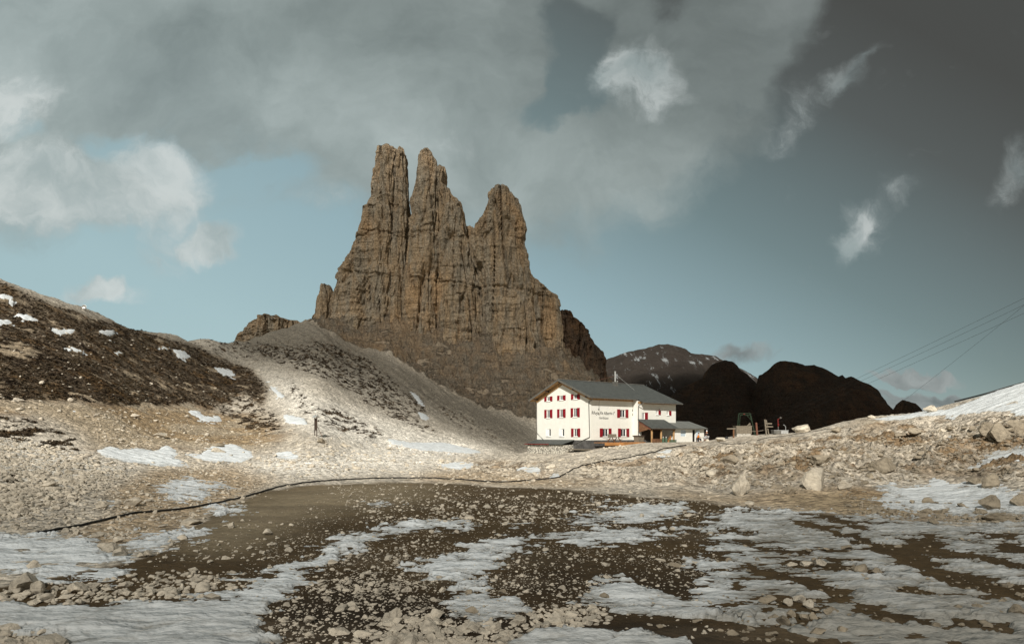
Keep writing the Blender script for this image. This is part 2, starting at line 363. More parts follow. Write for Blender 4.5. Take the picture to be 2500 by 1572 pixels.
def ground_mat():
    m, n, b = new_mat('ground_rock')
    pos = n.n('ShaderNodeNewGeometry').outputs['Position']
    a = n.n('ShaderNodeAttribute', attribute_name='zcol'); base = a.outputs['Vector']
    kd = n.n('ShaderNodeAttribute', attribute_name='grit').outputs['Fac']     # 0 smooth mud .. 1 stony
    near = n.mr(n.vm('LENGTH', pos), 30, 110, 0, 1) if False else None
    v1 = n.voro(pos, 4.5, 'Color'); g1 = n.n('ShaderNodeRGBToBW'); n.put(g1.inputs[0], v1)
    v2 = n.voro(pos, 1.7, 'Color'); g2 = n.n('ShaderNodeRGBToBW'); n.put(g2.inputs[0], v2)
    d1 = n.voro(pos, 4.5); d2 = n.voro(pos, 1.7)
    nf = n.noise(pos, .35, 6, .6); nm = n.noise(n.map(pos, (1, 1, 1)), 2.3, 6, .65)
    spk = n.m('ADD', n.m('MULTIPLY', n.m('SUBTRACT', g1.outputs[0], .5), .9), n.m('MULTIPLY', n.m('SUBTRACT', g2.outputs[0], .5), .75))
    lum = n.m('ADD', 1.0, n.m('MULTIPLY', spk, n.m('ADD', .12, n.m('MULTIPLY', kd, .95))))
    lum = n.m('MULTIPLY', lum, n.mr(nf, .25, .75, .82, 1.18)); lum = n.m('MULTIPLY', lum, n.mr(nm, .2, .8, .78, 1.22))
    lum = n.m('MULTIPLY', lum, n.m('SUBTRACT', 1.0, n.m('MULTIPLY', n.mr(n.noise(pos, 1.1, 5, .7), .54, .72), n.m('MULTIPLY', kd, .45))))
    h = n.m('ADD', n.m('MULTIPLY', n.m('SUBTRACT', .6, d1), .5), n.m('SUBTRACT', .6, d2))
    cl = n.n('ShaderNodeAttribute', attribute_name='cliff').outputs['Fac']
    hs = n.noise(n.map(pos, (.25, .25, 1)), .5, 6, .65); vs = n.noise(n.map(pos, (1, 1, .3), rot=(0, R(25), 0)), .25, 7, .7)
    hc = n.m('ADD', n.m('MULTIPLY', hs, 1.0), n.m('MULTIPLY', vs, 2.2))
    lc_ = n.m('MULTIPLY', n.mr(hs, .35, .65, .72, 1.2), n.mr(vs, .35, .62, .5, 1.3))
    h = n.m('ADD', n.m('MULTIPLY', h, n.m('ADD', .08, kd)), n.m('MULTIPLY', nm, 1.0))
    cc_, hc = cliff_nodes(n, pos, (.31, .235, .16), (.28, .24, .185), (.40, .28, .17))
    stk = n.noise(n.map(pos, (.22, .6, .9), rot=(0, R(38), R(-20))), .16, 6, .6)
    clx = n.mr(n.m('ADD', cl, n.m('MULTIPLY', n.m('SUBTRACT', vs, .5), .9)), .35, .6)
    clx = n.m('MULTIPLY', clx, n.m('SUBTRACT', 1.0, n.m('MULTIPLY', n.mr(stk, .56, .62), .6)))
    n.put(b.inputs['Base Color'], n.mix(clx, n.vm('SCALE', base, sc=lum), cc_))
    nb1 = n.bump(h, .75, .22)
    n.put(b.inputs['Normal'], n.bump(n.m('MULTIPLY', hc, clx), 1.0, 2.6, nb1))
    b.inputs['Roughness'].default_value = .92; b.inputs['Specular IOR Level'].default_value = .12
    return m
M['ground'] = ground_mat()
def snow_mat():
    m, n, b = new_mat('old_snow')
    pos = n.n('ShaderNodeNewGeometry').outputs['Position']
    st = n.map(pos, (.55, 1.0, 1))
    d = n.noise(st, 1.2, 6, .62); d2 = n.noise(n.map(pos, (.35, 1, 1)), 5, 5, .6)
    dirt_dim = n.m('MULTIPLY', n.mr(d, .42, .72), n.mr(d2, .35, .7))
    a = n.n('ShaderNodeAttribute', attribute_name='dirt_dim').outputs['Fac']
    n.put(b.inputs['Base Color'], n.mix(n.m('ADD', n.m('MULTIPLY', dirt_dim, .75), n.m('MULTIPLY', a, .6), clamp=True), (.66, .70, .72), (.27, .265, .24)))
    n.put(b.inputs['Normal'], n.bump(n.m('ADD', n.noise(st, 1.5, 4, .5), n.m('MULTIPLY', d2, .25)), .75, .45))
    b.inputs['Roughness'].default_value = .6
    return m
M['snow'] = snow_mat()
def stone_mat(name, colr, sc=3.0):
    m, n, b = new_mat(name)
    v = n.n('ShaderNodeNewGeometry').outputs['Position']
    f = n.noise(v, sc, 6, .65); o = n.n('ShaderNodeObjectInfo').outputs['Random']
    g = n.mr(n.noise(v, .9, 2), .3, .7, .8, 1.15)
    cc = n.ramp(f, [(.28, tuple(x * .45 for x in colr)), (.45, tuple(x * .85 for x in colr)), (.7, tuple(x * 1.15 for x in colr))])
    n.put(b.inputs['Base Color'], n.vm('SCALE', cc, sc=g))
    n.put(b.inputs['Normal'], n.bump(n.m('ADD', n.noise(v, sc * 3, 5, .7), n.m('MULTIPLY', n.voro(v, sc * 1.5), -.6)), .6, .12)); b.inputs['Roughness'].default_value = .9
    return m
M['stone'] = stone_mat('pale_stone', (.53, .475, .385))
M['stone2'] = stone_mat('brown_stone', (.30, .255, .19))
def cliff_mat(name, warm, grey, orange, osc=.02, dark=1.0):
    m, n, b = new_mat(name)
    v = n.n('ShaderNodeNewGeometry').outputs['Position']
    base, h = cliff_nodes(n, v, warm, grey, orange, osc)
    n.put(b.inputs['Base Color'], base)
    n.put(b.inputs['Normal'], n.bump(h, 1.0, 2.6)); b.inputs['Roughness'].default_value = .95; b.inputs['Specular IOR Level'].default_value = .08
    return m
M['cliff'] = cliff_mat('cliff_rock', (.47, .35, .225), (.40, .345, .265), (.60, .39, .21))
M['cloudshadecliff'] = cliff_mat('cloud_shaded_cliff_rock', (.085, .056, .04), (.07, .055, .043), (.15, .085, .05))  # cloud shade on the right-hand peaks is put into this rock colour too
M['shadedcliff'] = cliff_mat('shaded_cliff_rock', (.15, .095, .06), (.11, .085, .065), (.26, .14, .06))  # darker copy of the cliff: shade on the right buttress put into colour

# ------------------------------------------------------------------ terrain profile, column by column
T = {
 -900: [(16,1560),(26,1330),(34,1200),(45,1060),(60,950),(85,760),(120,600),(170,480),(210,430),(300,560),(500,900)],
 -300: [(16,1577),(24,1400),(32,1290),(45,1150),(60,1070),(85,930),(120,780),(160,655),(195,610),(250,640),(500,940)],
 0:    [(16,1581),(24,1407),(34,1305),(37,1280),(45,1200),(60,1120),(72,1070),(85,1005),(100,935),(120,850),(150,760),(185,683),(200,700),(260,850),(500,1010)],
 200:  [(16,1581),(24,1407),(34,1305),(39,1272),(46,1215),(60,1150),(72,1112),(85,1062),(100,1000),(120,925),(150,835),(190,757),(205,754),(260,860),(500,1010)],
 400:  [(16,1581),(24,1407),(34,1305),(43,1253),(50,1215),(60,1180),(72,1143),(85,1108),(100,1072),(120,1025),(150,952),(190,875),(228,817),(240,816),(300,880),(500,990)],
 500:  [(16,1581),(34,1305),(45,1245),(54,1210),(62,1180),(72,1150),(85,1118),(100,1088),(120,1050),(150,1000),(190,925),(240,855),(270,831),(330,850),(500,950)],
 590:  [(16,1581),(34,1305),(45,1245),(57,1206),(64,1180),(74,1152),(86,1122),(100,1096),(120,1064),(150,1022),(190,958),(240,893),(300,846),(330,837),(400,850),(500,900)],
 680:  [(16,1581),(34,1305),(45,1245),(60,1199),(68,1175),(78,1148),(88,1120),(100,1094),(120,1058),(150,1012),(190,957),(240,900),(300,856),(360,820),(400,807),(440,822),(520,850)],
 760:  [(16,1581),(34,1305),(45,1245),(62,1194),(70,1172),(80,1140),(90,1108),(106,1067),(130,1030),(165,980),(210,930),(270,880),(330,842),(400,800),(430,788),(470,790),(560,820)],
 860:  [(16,1581),(34,1305),(45,1245),(64,1190),(74,1172),(86,1143),(100,1108),(120,1073),(150,1035),(190,990),(240,950),(300,905),(360,865),(400,845),(430,800),(455,745),(480,725),(560,800)],
 980:  [(16,1581),(34,1305),(45,1245),(66,1186),(78,1167),(90,1145),(104,1118),(125,1090),(155,1062),(195,1030),(250,990),(310,943),(365,900),(400,878),(430,820),(455,750),(480,715),(560,800)],
 1100: [(16,1581),(34,1305),(45,1245),(68,1182),(80,1160),(92,1143),(106,1120),(130,1102),(165,1080),(210,1058),(260,1030),(320,990),(375,952),(400,925),(430,850),(455,780),(480,735),(560,800)],
 1200: [(16,1581),(34,1305),(45,1245),(70,1180),(82,1158),(94,1140),(106,1122),(130,1108),(165,1100),(210,1090),(260,1068),(320,1032),(370,1000),(395,955),(430,862),(455,790),(480,745),(560,800)],
 1300: [(16,1581),(34,1305),(45,1245),(70,1180),(80,1158),(90,1138),(100,1116),(112,1100),(118,1106),(165,1120),(210,1118),(260,1102),(320,1075),(360,1048),(395,965),(430,875),(455,812),(480,775),(560,850)],
 1400: [(16,1581),(34,1305),(45,1245),(66,1186),(76,1158),(86,1130),(94,1112),(104,1101),(118,1096),(130,1115),(180,1150),(260,1140),(320,1115),(360,1085),(395,1005),(430,930),(455,885),(480,865),(560,900)],
 1500: [(16,1581),(34,1305),(45,1245),(62,1193),(74,1155),(84,1123),(92,1098),(97,1091),(104,1087),(118,1083),(130,1115),(180,1190),(260,1180),(360,1120),(395,1080),(430,1030),(480,960),(560,940)],
 1620: [(16,1581),(34,1305),(45,1245),(58,1203),(68,1165),(78,1126),(86,1101),(92,1086),(97,1081),(122,1077),(132,1105),(180,1240),(260,1260),(420,1200),(560,1130)],
 1700: [(16,1581),(34,1305),(45,1245),(54,1214),(60,1198),(70,1152),(80,1113),(88,1089),(95,1080),(112,1078),(125,1100),(180,1260),(260,1280),(420,1220),(560,1150)],
 1800: [(16,1581),(34,1305),(45,1245),(50,1226),(56,1206),(60,1190),(70,1142),(80,1102),(90,1078),(98,1067),(110,1064),(125,1095),(180,1260),(260,1280),(420,1220),(560,1150)],
 1950: [(16,1581),(34,1305),(42,1258),(47,1236),(53,1210),(60,1172),(70,1125),(78,1094),(88,1071),(98,1057),(108,1056),(125,1095),(180,1260),(260,1280),(420,1220),(560,1150)],
 2100: [(16,1581),(34,1305),(41,1263),(46,1240),(53,1208),(60,1165),(68,1122),(76,1082),(86,1048),(98,1024),(106,1024),(125,1085),(180,1260),(260,1280),(420,1220),(560,1150)],
 2250: [(16,1581),(30,1337),(38,1278),(43,1255),(50,1228),(57,1185),(63,1140),(70,1095),(80,1045),(92,1008),(100,1006),(120,1080),(180,1260),(560,1200)],
 2500: [(16,1581),(26,1378),(34,1300),(38,1275),(44,1245),(50,1205),(55,1160),(62,1095),(70,1030),(82,960),(94,937),(102,945),(125,1060),(180,1260),(560,1200)],
 2900: [(16,1581),(26,1370),(34,1275),(40,1215),(48,1120),(60,980),(72,880),(84,830),(100,850),(130,1000),(180,1200),(560,1200)],
 3600: [(16,1575),(26,1330),(34,1200),(45,1050),(60,880),(72,780),(90,740),(130,900),(180,1100),(560,1200)],
}
def logrows(a, b, k): return np.exp(np.arange(math.log(a), math.log(b), k))
ROWS = np.concatenate([[-160, -110, -70, -40, -20, -10, -4, 0, 3, 6, 8, 10, 12, 13.5, 15], logrows(16, 130, .0044), logrows(130, 330, .006), logrows(330, 500, .0026), logrows(500, 640, .02), [700, 850, 1100, 1600, 2500, 4000, 7000]])
COLS = np.concatenate([[-2600, -2000, -1500, -1200, -900, -700, -500, -350, -250, -160, -110, -80], np.arange(-60, 2562, 2.4), [2580, 2620, 2680, 2760, 2900, 3100, 3300, 3600, 4000, 4600, 5200]])
GY = np.where(ROWS >= 16, ROWS, 16.0)
pk = sorted(T)
Zk = []
for p in pk:
    t = T[p]; ys = [a for a, b in t]; zs = [(HY - b) * a / FPX for a, b in t]
    ys = [-160, -20, 0, 3, 6, 10, 13] + ys + [1000, 7000]; zs = [8, -1.2, -1.62, -1.75, -2.35, -3.55, -4.4] + zs + [-120, -300]
    Zk.append(pchip(ys, np.array(zs), ROWS))
Zk = np.array(Zk)                                        # (K, rows)
Z = pchip(pk, Zk, COLS)                                  # (cols, rows)
PX, YY = np.meshgrid(COLS, ROWS, indexing='ij')
XX = (PX - CX) / FPX * GY[None, :]
PY = HY - Z / np.maximum(YY, 3) * FPX                     # row of the photograph where the smooth ground lies
nc, nr = Z.shape

# ------------------------------------------------------------------ zones drawn on the ground
RX0, RY0, RS = -140, 620, 2.0
RW, RH = 1400, 520
gxx, gyy = np.meshgrid(RX0 + RS * np.arange(RW), RY0 + RS * np.arange(RH), indexing='ij')
def raster(pts, acc=None):
    acc = np.zeros((RW, RH), np.float32) if acc is None else acc
    p = np.array(pts, float)
    i0 = max(0, int((p[:, 0].min() - RX0) / RS) - 1); i1 = min(RW, int((p[:, 0].max() - RX0) / RS) + 2)
    j0 = max(0, int((p[:, 1].min() - RY0) / RS) - 1); j1 = min(RH, int((p[:, 1].max() - RY0) / RS) + 2)
    x = gxx[i0:i1, j0:j1]; y = gyy[i0:i1, j0:j1]; ins = np.zeros(x.shape, bool)
    for (x1, y1), (x2, y2) in zip(p, np.roll(p, -1, 0)):
        if y1 == y2: continue
        cr = ((y1 > y) != (y2 > y)) & (x < (x2 - x1) * (y - y1) / (y2 - y1) + x1); ins ^= cr
    acc[i0:i1, j0:j1][ins] = 1
    return acc
def stroke(pts, acc, w0, w1=None):
    """band along a polyline, half widths w0..w1 (rows), wider sideways"""
    w1 = w1 or w0; n = len(pts) - 1
    for k in range(n):
        (ax, ay), (bx, by) = pts[k], pts[k + 1]
        for t in np.linspace(0, 1, max(2, int(abs(bx - ax) / 6))):
            cx, cy = ax + (bx - ax) * t, ay + (by - ay) * t; r = w0 + (w1 - w0) * (k + t) / n
            i0, i1 = int((cx - 2.2 * r - RX0) / RS), int((cx + 2.2 * r - RX0) / RS) + 1
            j0, j1 = int((cy - r - RY0) / RS), int((cy + r - RY0) / RS) + 1
            i0 = max(i0, 0); j0 = max(j0, 0)
            x = (gxx[i0:i1, j0:j1] - cx) / 2.2; y = gyy[i0:i1, j0:j1] - cy
            acc[i0:i1, j0:j1][x * x + y * y < r * r] = 1
    return acc
def blur(a, r, ry=None):
    ry = r if ry is None else ry
    for ax, q in ((0, r), (1, ry)):
        q = int(q)
        if q < 1: continue
        for _ in range(2):
            pad = [(0, 0), (0, 0)]; pad[ax] = (q + 1, q)
            cs = np.cumsum(np.pad(a, pad, mode='edge'), axis=ax)
            n = a.shape[ax]; sl1 = [slice(None)] * 2; sl2 = [slice(None)] * 2
            sl1[ax] = slice(2 * q + 1, 2 * q + 1 + n); sl2[ax] = slice(0, n)
            a = (cs[tuple(sl1)] - cs[tuple(sl2)]) / (2 * q + 1)
    return a
def samp(a, px, py):
    x = np.clip((px - RX0) / RS, 0, RW - 1.01); y = np.clip((py - RY0) / RS, 0, RH - 1.01)
    i = x.astype(int); j = y.astype(int); fx = x - i; fy = y - j
    return (a[i, j] * (1 - fx) + a[i + 1, j] * fx) * (1 - fy) + (a[i, j + 1] * (1 - fx) + a[i + 1, j + 1] * fx) * fy
def zone(polys, r, ry=None):
    acc = np.zeros((RW, RH), np.float32)
    for p in polys: raster(p, acc)
    return blur(acc, r, ry)

SNOW = [
 [(-80,1300),(0,1304),(112,1302),(224,1315),(269,1320),(232,1332),(262,1358),(310,1362),(299,1395),(262,1419),(97,1420),(75,1395),(0,1403),(-80,1403)],
 [(314,1309),(411,1294),(523,1296),(516,1310),(392,1315),(320,1317)],
 [(299,1320),(404,1320),(434,1335),(374,1345),(318,1341)],
 [(-80,1470),(0,1477),(150,1477),(277,1470),(505,1459),(531,1444),(635,1433),(635,1421),(531,1408),(665,1399),(673,1384),(733,1377),(766,1358),(803,1332),(856,1309),(938,1285),(987,1275),(1136,1274),(1168,1283),(1099,1288),(994,1293),(949,1303),(893,1320),(875,1343),(837,1358),(800,1369),(744,1399),(738,1436),(710,1446),(654,1474),(628,1511),(669,1563),(673,1640),(170,1640),(150,1568),(75,1554),(0,1535),(-80,1530)],
 [(235,1101),(269,1091),(301,1099),(339,1095),(380,1102),(406,1087),(437,1107),(418,1117),(463,1134),(396,1139),(317,1131),(254,1115)],
 [(441,1107),(491,1110),(520,1088),(571,1085),(615,1104),(618,1117),(587,1129),(507,1125)],
 [(672,1107),(705,1102),(735,1112),(722,1122),(680,1119)],
 [(366,1190),(411,1192),(422,1175),(463,1168),(505,1184),(576,1193),(523,1199),(508,1213),(463,1221),(411,1206)],
 [(505,1240),(570,1236),(615,1248),(540,1255),(510,1254)], [(250,1225),(280,1227),(290,1241),(262,1247)],
 [(0,716),(34,728),(34,734),(0,726)], [(38,763),(70,770),(100,785),(60,781)], [(-40,780),(20,782),(35,792),(-40,790)], [(125,806),(192,805),(168,816),(135,815)], [(234,806),(279,808),(279,819),(255,817)],
 [(158,842),(208,858),(188,859)], [(272,853),(306,862),(290,864)], [(383,840),(420,853),(405,853)], [(416,852),(447,857),(471,876),(438,873)], [(518,895),(562,904),(578,919),(543,916)], [(255,826),(275,830),(272,836)],
 [(455,1002),(485,1004),(500,1018),(535,1017),(543,1029),(500,1028),(470,1014)], [(180,1000),(211,1014),(195,1012)],
 [(648,932),(668,944),(699,972),(682,970)], [(692,1011),(742,1021),(752,1037),(700,1032)], [(940,1069),(1000,1081),(1099,1101),(1040,1099),(960,1084)], [(990,942),(1022,968),(1043,1000),(1025,988)], [(1016,1004),(1040,1012),(1052,1026),(1030,1024)],
 [(990,1080),(1090,1082),(1180,1104),(1120,1106)], [(1055,1134),(1120,1129),(1162,1134),(1142,1148),(1090,1141)], [(1269,1143),(1320,1144),(1318,1157),(1275,1153)], [(1340,1156),(1370,1158),(1360,1164)],
 [(994,1388),(1039,1377),(1106,1354),(1136,1350),(1144,1337),(1196,1320),(1267,1324),(1297,1332),(1286,1343),(1230,1347),(1219,1362),(1248,1386),(1204,1399),(1148,1408),(1181,1425),(1196,1459),(1248,1461),(1290,1477),(1290,1492),(1234,1500),(1222,1515),(1192,1522),(1155,1511),(1163,1492),(1092,1489),(1069,1463),(1110,1455),(1155,1453),(1125,1433),(1077,1429),(1062,1410),(1032,1395)],
 [(1342,1320),(1383,1307),(1491,1294),(1604,1300),(1622,1309),(1548,1326),(1417,1332)], [(1290,1318),(1350,1310),(1380,1316),(1300,1326)],
 [(1368,1264),(1405,1257),(1473,1262),(1510,1247),(1547,1236),(1678,1238),(1660,1251),(1604,1270),(1491,1270),(1417,1279)],
 [(1252,1271),(1285,1269),(1280,1288),(1256,1286)], [(895,1227),(940,1224),(959,1230),(925,1236)], [(1426,1220),(1480,1222),(1486,1230),(1440,1228)], [(1645,1284),(1720,1282),(1730,1296),(1660,1296)],
 [(1742,1261),(1794,1246),(1918,1249),(2030,1259),(2179,1264),(2329,1276),(2700,1287),(2700,1640),(2048,1640),(1974,1560),(1862,1556),(1806,1534),(1675,1507),(1600,1492),(1500,1490),(1368,1470),(1417,1463),(1413,1451),(1469,1464),(1443,1421),(1499,1425),(1503,1399),(1533,1421),(1585,1436),(1697,1459),(1742,1425),(1723,1399),(1690,1354),(1731,1362),(1806,1384),(1809,1362),(1749,1339),(1716,1320),(1768,1315),(1779,1302),(1745,1280)],
 [(1180,1640),(1245,1563),(1361,1541),(1473,1533),(1530,1552),(1600,1565),(1700,1578),(1800,1640)],
 [(2123,1177),(2161,1181),(2254,1175),(2291,1169),(2355,1162),(2366,1178),(2404,1178),(2411,1192),(2456,1182),(2475,1170),(2452,1193),(2478,1208),(2620,1235),(2620,1262),(2441,1252),(2366,1259),(2291,1249),(2235,1247),(2161,1239),(2115,1225),(2183,1205),(2161,1188)],
 [(2405,1125),(2440,1103),(2500,1094),(2620,1088),(2620,1155),(2480,1152),(2430,1138)], [(2325,1154),(2360,1138),(2372,1142),(2345,1158)],
 [(2110,1026),(2250,1007),(2315,1000),(2364,983),(2431,956),(2500,933),(2620,900),(2620,1020),(2500,1022),(2470,1004),(2424,1000),(2340,1012),(2270,1013),(2198,1024)],
 [(2315,1060),(2345,1062),(2340,1071),(2318,1070)], [(2005,1140),(2040,1143),(2030,1148)], [(1650,1098),(1600,1104),(1630,1106)],
]
HOLES = [([(1930,1270),(2085,1313),(2217,1362),(2273,1392),(2400,1430),(2540,1450)], 3.5, 19), ([(2205,1318),(2300,1327)], 6, 6), ([(2210,1337),(2300,1350),(2420,1370)], 8, 6), ([(1840,1392),(1930,1410),(2018,1436),(2078,1464)], 10, 4),
         ([(1787,1428),(1796,1429)], 6, 6), ([(1775,1503),(1800,1507)], 8, 8), ([(1866,1491),(1885,1493)], 5, 5), ([(1845,1510),(1880,1515)], 5, 5), ([(2104,1477),(2140,1487)], 5, 4), ([(2125,1495),(2200,1513),(2270,1530)], 6, 5),
         ([(2150,1517),(2200,1526)], 5, 5), ([(1600,1513),(1700,1523),(1787,1541),(1936,1562),(2090,1590)], 15, 11), ([(1450,1512),(1600,1520)], 16, 18), ([(2345,1520),(2460,1542)], 9, 9), ([(2455,1376),(2520,1380)], 7, 7), ([(2460,1335),(2530,1345)], 10, 10),
         ([(1870,1545),(1920,1548)], 6, 5), ([(2310,1572),(2340,1575)], 4, 4), ([(2010,1262),(2110,1290)], 4, 4), ([(1920,1375),(2060,1385),(2140,1400)], 6, 9), ([(1910,1470),(2005,1485)], 9, 9), ([(1930,1508),(1995,1520)], 8, 8), ([(2200,1440),(2260,1452)], 5, 5),
         ([(1760,1290),(1850,1300)], 3, 3), ([(1810,1325),(1900,1345),(1960,1352)], 3, 4), ([(2380,1300),(2480,1312)], 5, 5), ([(1110,1240),(1112,1240)], 1, 1)]
sn = np.zeros((RW, RH), np.float32)
for p in SNOW: raster(p, sn)
hl = np.zeros((RW, RH), np.float32)
for p, a, b in HOLES: stroke(p, hl, a, b)
sn = np.clip(sn - hl, 0, 1)
snow_r = blur(sn, 9, 3); snow_h = blur(sn, 2, 1); snow_soft = blur(sn, 12, 6)
LAKE = zone([[(-100,1650),(-100,1440),(0,1430),(290,1378),(410,1345),(470,1290),(540,1240),(640,1203),(760,1184),(900,1178),(1050,1178),(1200,1186),(1400,1197),(1560,1208),(1700,1224),(1850,1238),(2000,1250),(2150,1266),(2300,1290),(2700,1310),(2700,1650)]], 8, 3)
LTAN = zone([[(470,1290),(540,1240),(640,1203),(760,1184),(1000,1178),(1100,1190),(1050,1215),(900,1235),(800,1250),(700,1290),(640,1330),(520,1350),(420,1345)]], 30, 10)
LDARK = zone([[(640,1480),(760,1430),(860,1400),(1050,1430),(1150,1480),(1500,1500),(1650,1520),(1900,1570),(2000,1650),(700,1650)], [(1200,1400),(1700,1400),(1760,1430),(1700,1455),(1250,1450)]], 30, 14)
TAN = zone([[(150,1310),(280,1250),(260,1200),(380,1150),(560,1145),(700,1150),(620,1200),(500,1260),(420,1300),(300,1330)], [(1080,1150),(1200,1158),(1350,1164),(1500,1180),(1400,1190),(1150,1178),(1000,1174)], [(1580,1190),(1800,1210),(1900,1190),(2100,1190),(2200,1215),(2350,1260),(2100,1262),(1850,1235),(1650,1215)]], 10, 4)
BROWN = zone([[(-80,975),(150,975),(300,990),(480,980),(520,1010),(640,1010),(690,1070),(640,1100),(440,1095),(230,1098),(200,1055),(100,1012),(-80,1000)], [(1900,1205),(2100,1190),(2190,1210),(2350,1262),(2200,1268),(1950,1245)], [(2080,1010),(2180,1040),(2120,1050)], [(530,1030),(640,1040),(700,1075),(600,1070)]], 14, 5)
WHITE = zone([[(-80,1066),(0,1070),(120,1085),(240,1130),(330,1150),(200,1190),(120,1240),(-80,1280)], [(650,900),(760,960),(900,1010),(1060,1060),(1230,1105),(1100,1110),(900,1095),(760,1060),(700,1010)], [(640,1115),(900,1095),(1150,1120),(1000,1150),(760,1165),(600,1160)]], 14, 6)
SCRUB = zone([[(-100,640),(0,688),(100,733),(200,766),(290,792),(400,822),(480,848),(560,885),(612,905),(655,955),(640,990),(600,962),(520,990),(510,1002),(470,978),(400,990),(300,992),(180,975),(60,975),(-100,985)]], 4, 3)
SCR2 = zone([[(-80,1008),(60,1020),(130,1050),(205,1060),(232,1095),(180,1110),(80,1088),(-80,1065)], [(600,850),(700,845),(800,840),(880,868),(960,935),(1030,985),(1060,1012),(980,1000),(900,975),(800,930),(700,890),(620,868)], [(540,960),(600,960),(660,1000),(700,1060),(600,1050),(540,1010)], [(680,925),(700,925),(770,985),(740,990)], [(720,985),(830,1000),(960,1070),(900,1065),(780,1030)], [(860,965),(960,990),(1080,1060),(1060,1065),(940,1010)]], 8, 5)
SCR3 = zone([[(440,825),(600,838),(720,850),(620,880),(520,870)], [(1000,930),(1080,990),(1180,1045),(1290,1095),(1250,1095),(1100,1030),(1010,960)], [(0,1160),(50,1155),(70,1180),(20,1190)]], 14, 6)
GSCREE_SHADE = zone([[(560,800),(640,770),(760,770),(900,840),(1080,930),(1300,1040),(1320,1110),(1240,1098),(1100,1035),(980,970),(880,915),(760,885),(640,880),(560,860)]], 16, 8)  # greyer upper scree; its cloud shade goes into the colour as well
APRON = zone([[(700,792),(764,786),(790,800),(840,832),(880,852),(949,858),(1019,907),(1087,950),(1164,990),(1240,1010),(1330,1040),(1600,1050),(1600,620),(690,620)]], 3, 2)
OUTC = zone([[(1540,1130),(1650,1095),(1800,1085),(1950,1070),(2150,1035),(2300,1020),(2620,1010),(2620,1180),(2300,1165),(2150,1165),(2000,1170),(1850,1170),(1700,1180),(1560,1170)], [(1130,1130),(1350,1128),(1340,1160),(1160,1158)], [(1390,1135),(1560,1130),(1580,1180),(1420,1165)]], 14, 7)

vis = (YY > 11)
S = lambda a: samp(a, PX, PY) * vis
zl, zt, zd, ztan, zbr, zw, zs, zs2, zs3, zg, zap, zo = [S(a) for a in (LAKE, LTAN, LDARK, TAN, BROWN, WHITE, SCRUB, SCR2, SCR3, GSCREE_SHADE, APRON, OUTC)]
zl = sst(.3, .7, zl + (fb2(XX * .6, YY, .35, 4, .65) - .5) * .9 * (zl > .02)) * vis
far = (YY > 340); zap = zap * sst(335, 375, YY); zg = zg * sst(110, 160, YY)
n_big = fb2(XX, YY, .05, 5); n_mid = fb2(XX, YY, .35, 4); n_fine = fb2(XX, YY, 1.4, 3)
n_str = fb2(XX, YY * 1.9, .16, 5, .55)
rid = fb2(XX, YY, .22, 4, .55, True); rid2 = fb2(XX + 30, YY, .75, 3, .5, True)
# relief
ampf = sst(25, 220, YY)
land = 1 - zl
Z0 = Z.copy()
relief = (n_mid - .5) * (.12 + .9 * ampf) * land + (n_fine - .5) * (.10 + .28 * ampf) * land + (n_big - .5) * (.4 + 2.2 * ampf) * land
relief += zl * ((n_str - .5) * .16 + (n_fine - .5) * .035)
relief += zo * ((rid - .55) * 2.3 + (rid2 - .5) * .9 + (np.floor(fb2(XX, YY, .12, 3) * 9) / 9 - .5) * 1.2)
relief += zs * ((fb2(XX, YY, .5, 3) - .5) * .9)
relief += zap * ((fb2(XX + n_mid * 8, YY * .7 + XX * .5, .035, 4, .5, True) - .5) * 9 + (fb2(XX + YY * .3, YY * .6, .16, 4, .55) - .5) * 3.0)
relief += zg * (1 - zap) * (fb2(XX + YY * .6, YY * .08, .10, 4, .6, True) - .5) * 3
zq = (Z0 + (n_big - .5) * 14) / 9.0; zf = zq - np.floor(zq); relief += zap * (sst(.25, .75, zf) - zf) * 9.0 * .85
relief += zap * ((fb2(XX + YY * .5, YY * .5, .30, 4, .6, True) - .6) * 9)
flat_ = sst(1560, 1640, PX) * (1 - sst(2000, 2060, PX)) * sst(84, 92, YY) * (1 - sst(120, 130, YY)); relief *= 1 - .8 * flat_
hutz = sst(1280, 1320, PX) * (1 - sst(1640, 1700, PX)) * sst(84, 92, YY) * (1 - sst(125, 135, YY)); relief *= 1 - .7 * hutz
relief *= np.where(YY > 16, 1, .3)
edge_keep = 1 - .0 * land
Z = Z + relief

# colours (albedo, plus cloud shade laid into the upper scree)
def C(*a): return np.array(a, np.float32)
col = np.ones(Z.shape + (3,), np.float32) * C(.43, .39, .325)
def lay(mask, c_):
    global col
    m = np.clip(mask, 0, 1)[..., None]; col = col * (1 - m) + m * c_
lay(zo * .85, C(.335, .295, .235)); lay(zg, C(.20, .178, .142)); lay(zs * .85, C(.22, .17, .11)); lay(ztan, C(.38, .30, .205)); lay(zw, C(.61, .58, .515))
lay(zbr * sst(.42, .6, fb2(XX, YY, .13, 4)), C(.20, .115, .05)); lay(zbr * .75, C(.30, .235, .15))
lay(zo * sst(.52, .62, fb2(XX, YY, .3, 5, .6)) * .85, C(.15, .095, .045))
lay(zl, C(.072, .049, .024)); lay(zl * zt * .8, C(.29, .24, .16)); lay(zl * zd * .85, C(.020, .014, .009))
lay(zl * sst(.5, .7, fb2(XX * .35, YY, .3, 4)) * .3, C(.14, .11, .075))
ff = .4 + 1.0 * (1 - sst(40, 90, YY))
swx = (fb2(XX * .8, YY, 1.6, 5, .65) - .5) * 110 * ff; swy = (fb2(XX * .8 + 50, YY + 9, 1.9, 5, .65) - .5) * 42 * ff
hs_ = sst(62, 82, YY)
